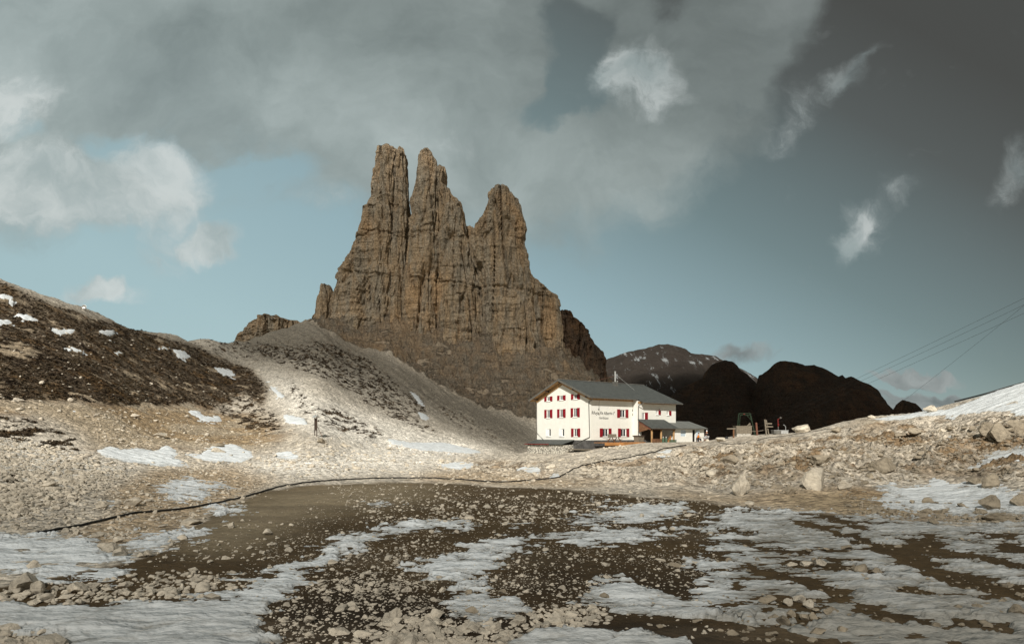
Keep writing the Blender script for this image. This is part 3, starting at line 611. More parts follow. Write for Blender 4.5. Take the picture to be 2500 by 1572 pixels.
sm = samp(snow_r, PX + swx, PY + swy) * vis * (1 - hs_) + hs_ * np.clip(samp(snow_h, PX + swx * .25, PY + swy * .38) * 1.12, 0, 1)
relief_cut = 1 - .97 * sst(.08, .4, sm) * sst(60, 90, YY)
Z = Z0 + (Z - Z0) * (relief_cut) + 0
scm = zs * sst(.26, .38, fb2(XX, YY, .22, 4, .6) + .10 * (vn2(XX * .9, YY * .9) - .5)) * (.75 + .25 * vn2(XX * .05, YY * .05))
scm = np.maximum(scm, zs2 * sst(.51, .59, fb2(XX, YY * .6, .75, 4, .65))); scm = np.maximum(scm, zs3 * sst(.57, .64, fb2(XX, YY * .7, .8, 4, .65)))
scm = scm * (1 - sst(.2, .5, sm))
lay(scm * .92, C(.034, .023, .014)); lay(scm * sst(.6, .8, vn2(XX * .3, YY * .3)) * .5, C(.12, .065, .02))
apc = fb2(XX, YY * 2, .06, 4)[..., None]
lay(zap, C(.33, .27, .20))
grit = np.clip(1 - zl * .93 - zt * .1, 0.05, 1) * (1 - zap * .3)

gi = np.arange(nc * nr).reshape(nc, nr)
quads = np.stack([gi[:-1, :-1], gi[1:, :-1], gi[1:, 1:], gi[:-1, 1:]], -1).reshape(-1, 4)
Vg = np.stack([XX, YY * np.ones_like(XX), Z], -1).reshape(-1, 3)
g = mesh_np('ground', Vg, quads, M['ground'], cols={'zcol': col.reshape(-1, 3), 'cliff': zap.ravel().astype(np.float32), 'grit': grit.ravel().astype(np.float32)})
tag(g, 'stony basin floor and scree slopes around the dried pond', kind='structure')

# snow lying in hollows: its own sheet, dipping under the ground at its ragged edge
fq = np.where(YY < 55, 1.0, 0.0); fq = 1 - sst(45, 75, YY)
rag = (fb2(XX * .42, YY, 2.6, 4, .7) - .5) * 2.2 * fq + (fb2(XX * .5, YY, .8, 6, .72) - .5) * (1.0 + 1.1 * (1 - fq))
ragw = .35 + .65 * sst(1100, 1250, PY) - .35 * sst(900, 600, PX) * sst(1280, 1300, PY)
ragw = ragw * (1 + .1 * hs_)
thick = sm - .54 + rag * ragw * np.where(sm > .97, .75, 1.0) * np.clip(sm * 4, 0, 1)
rag2 = (fb2(XX * .22, YY, 1.3, 5, .68) - .5)
# right-hand field is thinner and more broken
rf = sst(1700, 1900, PX) * sst(1240, 1275, PY); thick -= 1.1 * samp(blur(hl, 3, 1), PX + swx * .35, PY + swy * .35) * vis
thick -= rf * (.10 + np.clip(rag2, 0, 1) * 2.2)
hfac = .16 + .32 * sst(60, 200, YY)
base_lo = Z0 + relief_cut * (n_big - .5) * (.4 + 2.2 * ampf) * land + zo * (rid - .55) * .6 + (n_mid - .5) * .12 * land + zl * ((n_str - .5) * .16)
ripple = (fb2(XX * .4, YY, 1.3, 3, .5) - .5) * .26 + (fb2(XX * .35, YY, .28, 3) - .5) * .18
snz = base_lo + np.clip(thick * .9, -1, 1) * hfac + .02 + np.where(thick > 0, 1, 0) * ripple * np.clip(thick * 2.5, 0, 1)
quad_ok = (sm.reshape(-1)[quads].max(1) > .06) & (Vg[quads[:, 0], 1] > 11)
used = np.unique(quads[quad_ok]); remap = -np.ones(nc * nr, np.int64); remap[used] = np.arange(len(used))
Vs = np.stack([XX, YY * np.ones_like(XX), snz], -1).reshape(-1, 3)[used]
dirt_dim = (.06 + .75 * (1 - sst(0, .34, thick)) * sst(100, 60, YY) + rf * .75 + sst(1400, 1540, PY) * .6 + .15 * sst(900, 1300, PX)).ravel()[used]  # thin-edge and right-field dirt, plus foreground dimming put in towards the lowest rows
so_ = mesh_np('snow', Vs, remap[quads[quad_ok]], M['snow'], cols={'dirt_dim': dirt_dim.astype(np.float32)})
tag(so_, 'patches of old wind-rippled snow lying on mud and scree', kind='stuff')

# ------------------------------------------------------------------ where a sight line meets the ground
PYn = HY - Z / np.maximum(YY, 3) * FPX
r0 = int(np.searchsorted(ROWS, 16)); r1 = int(np.searchsorted(ROWS, 520))
def hit(px, py):
    i = int(np.clip(np.searchsorted(COLS, px), 1, nc - 1)); 
    if abs(COLS[i - 1] - px) < abs(COLS[i] - px): i -= 1
    cpy = np.minimum.accumulate(PYn[i, r0:r1])
    j = int(np.searchsorted(-cpy, -py))
    j = min(max(j, 0), r1 - r0 - 1) + r0
    Yh = ROWS[j]
    return np.array(((px - CX) / FPX * Yh, Yh, Z[i, j])), Yh
def ground_z(x, y):
    px = x / y * FPX + CX
    i = int(np.clip(np.searchsorted(COLS, px), 1, nc - 1)); j = int(np.clip(np.searchsorted(ROWS, y), 1, nr - 1))
    fx = (px - COLS[i - 1]) / (COLS[i] - COLS[i - 1]); fy = (y - ROWS[j - 1]) / (ROWS[j] - ROWS[j - 1])
    return float((Z[i - 1, j - 1] * (1 - fx) + Z[i, j - 1] * fx) * (1 - fy) + (Z[i - 1, j] * (1 - fx) + Z[i, j] * fx) * fy)

# ------------------------------------------------------------------ rock towers and cliffs
def pillar(name, prof, D, th0, mat, parent, sup=2.6, amp=1.0, step=.75, thk=.020):
    """closed column of rock: prof = (row, left column, right column) from the top down"""
    prof = sorted(prof); s = (D - th0 * .9) / FPX
    zs_ = np.array([(HY - p[0]) * s for p in prof])[::-1]; L_ = np.array([(p[1] - CX) * s for p in prof])[::-1]; Rr = np.array([(p[2] - CX) * s for p in prof])[::-1]
    z = np.arange(zs_[0], zs_[-1], step)
    L = np.interp(z, zs_, L_); Rg = np.interp(z, zs_, Rr); cxm = (L + Rg) / 2; hw = (Rg - L) / 2
    ht = th0 + (zs_[-1] - z) / s * thk
    capd = 1.3; cap = np.clip((zs_[-1] - z) / capd, 0, 1); capf = .82 + .18 * np.sqrt(cap)
    n = int(2 * math.pi * max(hw.mean(), 9) / step)
    th = np.linspace(0, 2 * math.pi, n, endpoint=False)
    ct, st = np.cos(th), np.sin(th)
    rr = (np.abs(ct) ** sup + np.abs(st) ** sup) ** (-1 / sup)
    dx = (ct * rr)[None] * (hw * capf)[:, None]; dy = (st * rr)[None] * (ht * capf)[:, None]
    Zz = np.repeat(z[:, None], n, 1)
    Xw = cxm[:, None] + dx; Yw = D + dy
    d = (fb3(Xw * .045, Yw * .045, Zz * .010, 3, .55, True) - .62) * 7.5
    d += (fb3(Xw * .16, Yw * .16, Zz * .022 + 7, 3, .55, True) - .6) * 7.0
    d += (fb3(Xw * .5, Yw * .5, Zz * .10, 3, .6) - .5) * 4.5
    wx = Xw + (fb3(Xw * .1, Yw * .1, Zz * .025, 2) - .5) * 5; wy = Yw + (fb3(Xw * .1 + 5, Yw * .1, Zz * .025, 2) - .5) * 5
    for fq_, dp_, wd_ in ((.055, 5.5, 13.0), (.12, 3.2, 10.0), (.28, 2.2, 6.0)):
        cn = vn3(wx * fq_ + 3, wy * fq_ + 8, Zz * fq_ * .09 + 2); d -= dp_ * np.clip(1 - np.abs(cn - .5) * wd_ * 2, 0, 1) ** 1.5
    for zc_ in (.018, .037):
        cn = vn3(Xw * zc_ * .3, Yw * zc_ * .3, Zz * zc_ + Xw * zc_ * .12); d -= 1.8 * np.clip(1 - np.abs(cn - .5) * 26, 0, 1)
    lz = Zz + (vn3(Xw * .05, Yw * .05, Zz * .05) - .5) * 14
    led = fb3(Xw * .02, Yw * .02, lz * .13, 3, .6)
    d += (np.abs(led * 2 - 1) ** .6 - .45) * -2.2
    blk = vn3(np.floor(Xw * .18 + vn3(Xw * .1, Yw * .1, Zz * .1)) * 7.7, np.floor(Yw * .18) * 3.1, np.floor(lz * .11) * 5.3)
    d += (blk - .5) * 3.0
    d -= d.mean(1, keepdims=True)
    d *= amp * (.45 + .55 * np.minimum(1, hw / 12))[:, None]
    nx = ct * np.ones_like(dx); ny = st * np.ones_like(dx)
    V_ = np.stack([Xw + nx * d * .5, Yw + ny * d, Zz + 0 * d], -1)
    m_ = len(z)
    tp = sst(z[-1] - 9, z[-1], Zz); V_[..., 2] += tp * (fb2(Xw, Yw, .22, 3) - .62) * 6
    idx = np.arange(m_ * n).reshape(m_, n); nx2 = np.roll(idx, -1, 1)
    F_ = np.stack([idx[:-1], nx2[:-1], nx2[1:], idx[1:]], -1).reshape(-1, 4)
    V_ = V_.reshape(-1, 3); top = len(V_)
    inner = V_[idx[-1]].copy(); c_ = inner.mean(0); inner = inner * .5 + c_ * .5; inner[:, 2] += .5
    V_ = np.concatenate([V_, inner, [c_ + (0, 0, .8)]])
    ii = np.arange(top, top + n); i2 = np.roll(ii, -1)
    F_ = np.concatenate([F_, np.stack([idx[-1], nx2[-1], i2, ii], -1), np.stack([ii, i2, np.full(n, top + n), np.full(n, top + n)], -1)[:0]])
    o = mesh_np(name, V_, F_, mat, parent, smooth=False)
    me = o.data
    return o
mt = empty('mountain', (0, 440, 20), label='three bare rock towers rising from one cliff base behind the hut', kind='structure')
mt.location = (0, 0, 0)
pillar('left_spire', [(346,925,955),(352,920,962),(373,917,964),(409,909,962),(463,902,961),(498,895,962),(504,886,962),(563,870,958),(598,854,957),(634,842,959),(655,828,960),(694,817,960),(720,806,958),(770,795,956),(850,770,950),(940,755,955)], 452, 9, M['cliff'], mt)
pillar('left_spire', [(357,966,982),(363,964,985),(409,962,987),(463,963,993),(500,960,996),(534,955,998),(600,952,995),(641,956,992),(712,956,988),(790,950,990),(940,940,1000)], 455, 9, M['cliff'], mt)
pillar('central_spire', [(356,1027,1042),(364,1021,1050),(384,1016,1060),(427,1013,1066),(470,1001,1066),(534,996,1068),(570,994,1070),(641,989,1070),(712,982,1066),(790,984,1066),(900,985,1080),(960,985,1090)], 453, 10, M['cliff'], mt)
pillar('central_spire', [(396,1066,1084),(409,1064,1087),(445,1064,1083),(453,1066,1094),(470,1067,1100),(484,1067,1120),(509,1068,1128),(541,1069,1131),(570,1070,1135),(623,1068,1152),(659,1066,1160),(712,1063,1171),(784,1064,1181),(900,1070,1200),(1010,1075,1215)], 456, 11, M['cliff'], mt)
pillar('saddle_rock', [(547,1128,1146),(560,1120,1160),(620,1115,1195),(720,1120,1230),(900,1120,1250)], 474, 9, M['cliff'], mt)
pillar('right_spire', [(450,1200,1240),(456,1196,1250),(470,1192,1258),(484,1190,1267),(513,1176,1270),(537,1158,1281),(560,1148,1280),(584,1140,1279),(616,1146,1286),(641,1154,1291),(666,1162,1294),(712,1171,1300),(784,1180,1310),(900,1190,1330),(1010,1200,1345)], 452, 13, M['cliff'], mt)
pillar('buttress', [(664,1280,1300),(682,1278,1318),(698,1278,1336),(712,1278,1352),(728,1280,1361),(751,1282,1364),(830,1285,1372),(930,1290,1385),(1050,1295,1395)], 462, 12, M['cliff'], mt)
pillar('buttress', [(752,1355,1380),(757,1340,1392),(780,1335,1418),(801,1335,1440),(830,1335,1454),(851,1335,1474),(870,1335,1481),(924,1335,1485),(1080,1335,1490)], 478, 15, M['shadedcliff'], mt)
pillar('pinnacle', [(689,783,795),(696,779,800),(712,774,806),(766,766,815),(784,752,820),(830,740,830)], 447, 8, M['cliff'], mt)
pillar('knob', [(765,628,650),(770,615,685),(778,604,726),(792,592,736),(807,574,740),(823,560,745),(870,550,760)], 448, 16, M['cliff'], mt, sup=2.2)

def ridge(name, prof, D, W, mat, label=None, foot=-60, parent=None, jag=1.0, cols_fn=None, step_px=2.0):
    """mountain ridge with its own depth: prof = skyline (column, row)"""
    prof = sorted(prof); px = np.arange(prof[0][0], prof[-1][0] + .01, step_px); s = D / FPX
    zc = (HY - np.interp(px, [p[0] for p in prof], [p[1] for p in prof])) * s
    zc = zc + (fb2(px * .9, px * 0, .12, 4, .6) - .5) * 6 * s * jag
    t = np.concatenate([np.linspace(-1, 0, 90), np.linspace(0, 1, 14)[1:]])
    TT, _ = np.meshgrid(t, px); ZC = np.repeat(zc[:, None], len(t), 1)
    prof_f = np.where(TT < 0, (1 + TT) ** .62, (1 - TT) ** .9)
    X = (np.repeat(px[:, None], len(t), 1) - CX) * s * (1 + 0 * TT)
    Yc = D + TT * W * np.where(TT < 0, 1, .8)
    Zc = foot + (ZC - foot) * prof_f
    q = np.clip(1 - prof_f, 0, 1) ** .5
    Zc += (fb2(X, Yc, .02, 5, .55, True) - .55) * 40 * q * jag * min(1, D / 600); Yc = Yc + (fb2(X, Zc, .05, 4) - .5) * 16
    # closed ends
    m_, k = X.shape
    Vv = np.stack([X, Yc, Zc], -1).reshape(-1, 3); ii = np.arange(m_ * k).reshape(m_, k)
    F_ = np.stack([ii[:-1, :-1], ii[1:, :-1], ii[1:, 1:], ii[:-1, 1:]], -1).reshape(-1, 4)
    lo = Vv.copy(); lo = lo.reshape(m_, k, 3)
    e0 = lo[0].copy(); e1 = lo[-1].copy(); e0[:, 2] = foot - 60; e1[:, 2] = foot - 60
    b0 = len(Vv); Vv = np.concatenate([Vv, e0, e1])
    r_ = np.arange(k - 1)
    F_ = np.concatenate([F_, np.stack([ii[0, r_], ii[0, r_ + 1], b0 + r_ + 1, b0 + r_], -1), np.stack([ii[-1, r_ + 1], ii[-1, r_], b0 + k + r_, b0 + k + r_ + 1], -1)])
    o = mesh_np(name, Vv, F_, mat, parent, smooth=False)
    if label: tag(o, label, kind='structure')
    return o
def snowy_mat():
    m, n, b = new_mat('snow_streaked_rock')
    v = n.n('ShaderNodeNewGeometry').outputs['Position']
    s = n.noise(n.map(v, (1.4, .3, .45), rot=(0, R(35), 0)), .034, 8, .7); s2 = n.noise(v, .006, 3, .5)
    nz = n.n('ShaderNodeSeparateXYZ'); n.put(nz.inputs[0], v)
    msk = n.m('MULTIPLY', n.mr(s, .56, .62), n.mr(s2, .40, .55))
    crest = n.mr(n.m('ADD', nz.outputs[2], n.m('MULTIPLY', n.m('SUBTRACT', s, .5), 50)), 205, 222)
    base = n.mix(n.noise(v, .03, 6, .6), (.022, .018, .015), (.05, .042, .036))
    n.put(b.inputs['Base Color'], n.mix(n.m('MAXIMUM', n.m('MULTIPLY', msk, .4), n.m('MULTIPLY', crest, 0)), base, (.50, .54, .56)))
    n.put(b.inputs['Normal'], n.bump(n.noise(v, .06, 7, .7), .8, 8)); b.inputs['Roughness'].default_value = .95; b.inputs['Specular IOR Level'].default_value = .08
    return m
M['snowy'] = snowy_mat()
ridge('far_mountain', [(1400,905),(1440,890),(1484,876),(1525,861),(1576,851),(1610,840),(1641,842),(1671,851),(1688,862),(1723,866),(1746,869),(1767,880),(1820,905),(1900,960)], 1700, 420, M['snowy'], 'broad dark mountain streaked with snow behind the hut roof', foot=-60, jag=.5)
ridge('dark_peak', [(1560,1060),(1600,1000),(1658,949),(1690,935),(1712,925),(1726,902),(1740,888),(1767,880),(1784,883),(1801,893),(1811,903),(1828,912),(1848,932),(1875,990),(1900,1060)], 640, 110, M['cloudshadecliff'], 'black rounded peak just right of the hut roof', foot=-80, jag=.35, step_px=1.5)
ridge('dark_peak', [(1830,990),(1848,934),(1857,915),(1866,912),(1879,902),(1893,888),(1906,881),(1920,881),(1951,885),(1971,891),(1992,890),(2019,902),(2046,919),(2056,914),(2066,922),(2080,918),(2094,925),(2121,939),(2138,951),(2145,966),(2162,987),(2175,1005),(2200,1060)], 600, 110, M['cloudshadecliff'], 'widest black mountain with a knobbly right shoulder', foot=-80, jag=.35, step_px=1.5)
ridge('dark_peak', [(2165,1040),(2180,1000),(2186,988),(2203,976),(2220,980),(2237,985),(2243,994),(2246,1010),(2255,1050)], 520, 50, M['cloudshadecliff'], 'small black pyramid of rock at the foot of the steep cable', foot=-60, jag=.3, step_px=1)

# ------------------------------------------------------------------ clouds over and behind the camera that shade the mountains
def cloud_mat(name, dens):
    m = bpy.data.materials.new(name); m.use_nodes = True; nt = m.node_tree; nt.nodes.clear(); n = NT(nt)
    o = n.n('ShaderNodeOutputMaterial'); mx = n.n('ShaderNodeMixShader'); tr = n.n('ShaderNodeBsdfTransparent'); df = n.n('ShaderNodeBsdfDiffuse')
    df.inputs[0].default_value = (.8, .8, .8, 1)
    v = n.n('ShaderNodeTexCoord').outputs['Object']
    sp = n.n('ShaderNodeSeparateXYZ'); n.put(sp.inputs[0], v)
    rad = n.m('SQRT', n.m('ADD', n.m('POWER', sp.outputs[0], 2), n.m('POWER', sp.outputs[1], 2)))
    e = n.m('SUBTRACT', 1.0, n.m('ADD', rad, n.m('MULTIPLY', n.m('SUBTRACT', n.noise(v, 2.5, 4, .55), .5), .35)))
    n.put(mx.inputs[0], n.m('MULTIPLY', n.mr(e, .0, .36), dens))
    nt.links.new(tr.outputs[0], mx.inputs[1]); nt.links.new(df.outputs[0], mx.inputs[2]); nt.links.new(mx.outputs[0], o.inputs[0])
    return m
def cloud(cx, cy, cz, rx, ry, rz, dens, label):
    n1, n2 = 96, 32
    a, b = np.meshgrid(np.linspace(0, 2 * math.pi, n1, endpoint=False), np.linspace(.001, math.pi - .001, n2), indexing='ij')
    x, y, z = np.cos(a) * np.sin(b), np.sin(a) * np.sin(b), np.cos(b)
    bmp = 1 + (fb3(x * 2 + 9, y * 2 + 9, z * 2 + 9, 3) - .5) * .25
    V_ = np.stack([x, y, z * bmp * np.where(z < 0, .5, 1)], -1).reshape(-1, 3)
    ii = np.arange(n1 * n2).reshape(n1, n2); i2 = np.roll(ii, -1, 0)
    F_ = np.stack([ii[:, :-1], ii[:, 1:], i2[:, 1:], i2[:, :-1]], -1).reshape(-1, 4)
    o = mesh_np('cloud', V_, F_, cloud_mat('cloud_vapour', dens)); o.location = (cx, cy, cz); o.scale = (rx, ry, rz)
    tag(o, label, kind='structure'); return o
HC = 900.0
def over(x, y, z): k = (HC - z) / SD[2]; return x + SD[0] * k, y + SD[1] * k
ax, ay = over(-30, 455, 90); cloud(ax, ay - 110, HC, 420, 285, 40, .37, 'thin cloud drifting in front of the sun')
bx, by = over(420, 900, 60); cloud(bx, by, HC, 480, 820, 60, .95, 'thick grey cloud shading the distant peaks')
fx_, fy_ = over(10, -6, -5); cloud(fx_, fy_, HC, 190, 76, 20, .36, 'unseen cloud added to dim the near foreground')  # unseen cloud, added only to darken the near ground

# ------------------------------------------------------------------ stones
import bmesh
def ico(sub):
    bm = bmesh.new(); bmesh.ops.create_icosphere(bm, subdivisions=sub, radius=1)
    v = np.array([x.co[:] for x in bm.verts]); f = np.array([[q.index for q in x.verts] for x in bm.faces]); bm.free(); return v, f
def rock(seed, sub, flat=.75, cuts=13):
    r = np.random.default_rng(seed); v, f = ico(sub); v = v.copy()
    for k in range(cuts):
        nn = r.normal(size=3); nn /= np.linalg.norm(nn); d = r.uniform(.42, .8)
        t = np.maximum(v @ nn - d, 0); v -= t[:, None] * nn
    if sub > 2:
        q = v * 2.3 + seed * 3.1 + 20
        v *= (1 + (fb3(q[:, 0], q[:, 1], q[:, 2], 4, .55) - .5) * .28)[:, None]
    v /= np.abs(v).max(0); v[:, 2] *= flat
    return v, f
HERO = [rock(100 + k, 4) for k in range(6)]; MIDR = [rock(200 + k, 3) for k in range(8)]; LOW = [rock(300 + k, 2, .7, 9) for k in range(8)]; TINY = [rock(400 + k, 1, .7, 5) for k in range(6)]
CPY = np.minimum.accumulate(PYn[:, r0:r1], axis=1)
def hitv(px, py):
    i = np.clip(np.searchsorted(COLS, px), 1, nc - 1); i = np.where(np.abs(COLS[i - 1] - px) < np.abs(COLS[i] - px), i - 1, i)
    j = np.array([np.searchsorted(-CPY[a], -b) for a, b in zip(i, py)]); j = np.clip(j, 0, r1 - r0 - 1) + r0
    Y = ROWS[j]; return (px - CX) / FPX * Y, Y, Z[i, j]

boulders = [
 # x0, x1, top, base, label, flat, material
 (6,80,1396,1447,'biggest grey boulder at the left edge of the foreground','stone'), (58,100,1415,1455,'squat boulder leaning on the right of the big left edge boulder','stone'),
 (56,94,1369,1397,'pale pointed rock on the snow behind the big left boulder','stone'), (146,208,1424,1450,'low grey slab lying in the shaded rubble strip at left','stone'),
 (226,262,1322,1346,'leftmost rock of the cluster at the tip of the left snow','stone'), (242,282,1328,1349,'pale rock in the middle of the cluster by the left snow','stone'), (262,307,1334,1362,'biggest lumpy rock of the cluster by the left snow','stone'),
 (270,300,1309,1326,'small rock at the back of the cluster by the left snow','stone'), (325,352,1352,1364,'flat rock left of its twin on mud right of the snow tip','stone'), (343,370,1345,1362,'upright pale rock with a dark side right of the snow tip','stone'),
 (295,345,1211,1239,'wide boulder beside a snow scrap above the black hose','stone'), (230,258,1223,1244,'rock left of the snow scrap above the black hose','stone'), (435,484,1265,1284,'low split rock just below the black hose','stone2' and 'stone'),
 (551,571,1275,1292,'white block standing alone on tan mud','stone'), (634,662,1293,1309,'brownish rock in the stones above the snow arm','stone'), (425,455,1307,1321,'rock between two thin snow strips at left','stone'),
 (468,483,1342,1351,'small white rock alone on brown mud at left','stone'), (798,826,1368,1382,'flat topped white rock at the bend of the snow arm','stone'), (1106,1122,1292,1304,'pale rock below the end of the long snow arm','stone'),
 (1046,1062,1294,1305,'pale rock left of the end of the snow arm underside','stone'), (1375,1393,1242,1256,'pointed rock in the far stones before the hose bend','stone'), (1324,1346,1339,1349,'smooth white rock below the long snow strip','stone'),
 (1381,1395,1382,1391,'small white rock on the open brown mud','stone'), (1207,1217,1404,1418,'upright white rock at the edge of the middle snow','stone'), (1214,1236,1439,1453,'rounded brown rock on mud right of the middle snow','stone2'),
 (1130,1154,1439,1455,'brown rock in the notch of the middle snow','stone2'), (1134,1170,1484,1501,'dark flat rock on the lower middle snow','stone2'), (1464,1489,1450,1465,'brown rock at the tip of the right snow field','stone2'),
 (922,964,1518,1538,'broad flat stone in the dark bottom mud','stone'), (944,980,1488,1516,'lumpy stone pile rock in the dark bottom mud','stone'), (1048,1084,1485,1512,'grey boulder in the dark mud left of the middle snow','stone'),
 (1186,1224,1519,1545,'pale boulder at the head of the bottom rubble bank','stone'), (1790,1846,1160,1210,'tall white boulder with a shaded left side on the far shore','stone'), (1962,2029,1144,1200,'large grey boulder right of the white one on the far shore','stone'),
 (1919,1954,1184,1210,'small brown boulder between the two large shore boulders','stone2'), (2050,2088,1174,1199,'grey boulder right of the large shore boulder','stone'), (1759,1806,1106,1136,'dark sided boulder up the bank above the white boulder','stone2'),
 (1725,1755,1150,1170,'rock lump left of the white shore boulder','stone'), (2405,2468,1210,1246,'brown boulder sunk in the right bank snow','stone2'), (2476,2520,1207,1240,'brown boulder at the right edge of the bank snow','stone2'),
 (2362,2403,1160,1184,'rock knob at the top of the right bank snow','stone2'), (2402,2446,1158,1194,'dark sided boulder at the top of the right bank snow','stone2'), (2416,2488,1248,1276,'broad brown rock below the right bank snow','stone2'),
 (2082,2130,1377,1404,'domed brown rock on the right snow field','stone2'), (2126,2158,1388,1406,'smaller rock against the domed rock on the right snow','stone2'), (1990,2022,1368,1388,'white rock in the row left of the domed rock','stone'), (1960,1992,1370,1384,'low rock at the middle of the row on the right snow','stone'),
 (1920,1952,1374,1386,'leftmost flat rock of the row on the right snow','stone'), (1940,1975,1450,1474,'topmost rock of the pile on the right snow','stone'), (1915,1945,1462,1482,'left rock of the pile on the right snow','stone'), (1965,2000,1466,1488,'right rock of the pile on the right snow','stone'),
 (1922,1945,1492,1510,'left rock of the low pile below the right pile','stone2'), (1950,1978,1498,1518,'middle rock of the low pile below the right pile','stone2'), (1976,2000,1498,1514,'right rock of the low pile below the right pile','stone2'),
 (2332,2358,1474,1492,'left of two brown rocks near the lower right','stone2'), (2374,2406,1472,1494,'right of two brown rocks near the lower right','stone2'), (2465,2515,1478,1506,'brown rock at the lower right edge','stone2'), (1824,1842,1506,1520,'small rock on thin snow at bottom right of centre','stone2'),
 (2276,2300,1520,1536,'brown rock on a mud streak near the bottom right','stone2'), (2160,2192,1510,1526,'rock at the start of a mud streak near the bottom right','stone2'),
 (2125,2150,1236,1250,'white rock at the foot of the right bank','stone'), (1820,1850,1224,1238,'white rock on the far right shore','stone'), (2034,2064,1044,1058,'dark rock on the right slope below the crest','stone2'), (2220,2262,1050,1070,'dark slab on the upper right slope','stone2'),
 (2395,2440,1026,1066,'blocky dark outcrop rock below the crest snow','stone2'), (2425,2480,1040,1082,'largest rock of the outcrop below the crest snow','stone2'), (2470,2525,1022,1062,'outcrop rock at the right edge below the crest snow','stone2'), 
 (1937,1990,1034,1058,'long pale boulder on the skyline right of the metal carrier','stone'), (2262,2302,990,1008,'pale rock on the skyline by the crest snow','stone'), (2120,2138,1016,1024,'small pale rock on the skyline','stone'),
 (1745,1773,1066,1080,'pale rubble block beside the hut terrace path','stone'), (505,545,1095,1108,'grey rock lying on the round snow patch','stone'), (368,402,1055,1069,'slab rock on the brown slope above the snow patches','stone'),
 (160,178,972,984,'small pale rock below the dark scrub at left','stone'), (310,336,1012,1022,'flat white rock on the brown slope','stone'), (772,794,1072,1084,'brown rock just below the information board','stone2'), (1990,2040,1110,1136,'furrowed rock face in the middle of the right slope','stone2'),
 (2130,2200,1120,1160,'undercut dark rock above the right bank snow','stone2'), (1650,1690,1140,1160,'low rock rib left of the white shore boulder','stone'), (512,548,1082,1094,'brown rock lump above the round snow patch','stone2'),
]
for k, (x0, x1, yt, yb, lab, mt_) in enumerate(boulders):
    pxc = (x0 + x1) / 2; p, Yh = hit(pxc, yb - 2); wd = (x1 - x0) / FPX * Yh; ht = (yb - yt) / FPX * Yh
    v, f = HERO[k % 6]; a = rng.uniform(0, 6.28)
    ca, sa = math.cos(a), math.sin(a); v = np.stack([v[:, 0] * ca - v[:, 1] * sa, v[:, 0] * sa + v[:, 1] * ca, v[:, 2]], -1)
    v = v / np.abs(v).max(0)
    o = mesh_np('boulder', v * (wd / 2, wd * .42, ht * .62), f, M[mt_], smooth=False)
    o.location = (p[0], p[1] + wd * .3, p[2] + ht * .36)
    tag(o, lab, 'boulder')

def dens(polys, px, py):
    m = np.zeros((RW, RH), np.float32)
    for p in polys: raster(p, m)
    return samp(blur(m, 8, 4), px, py)
def scatter(polys, n, s0, sig, clump=.5, keep_snow=.25, mn=.02):
    xs = np.concatenate([[q[0] for q in p] for p in polys]); ys = np.concatenate([[q[1] for q in p] for p in polys])
    px = rng.uniform(max(-40, xs.min()), min(2540, xs.max()), n * 3); py = rng.uniform(ys.min(), min(1600, ys.max()), n * 3)
    dn = dens(polys, px, py)
    X, Y, Zz = hitv(px, py)
    cl = sst(.42, .62, fb2(X * .7, Y, .35, 4, .6)); dn = dn * (1 - clump + clump * cl)
    dn = dn * np.where(samp(snow_r, px, py) > .5, keep_snow, 1)
    ok = rng.random(n * 3) < dn
    X, Y, Zz, px, py = [q[ok][:n] for q in (X, Y, Zz, px, py)]
    s = np.maximum(mn, s0 * np.exp(rng.normal(size=len(X)) * sig))
    sn_ = samp(snow_r, px, py) > .5
    return np.stack([X, Y, Zz + sn_ * .05, s], -1), px, py
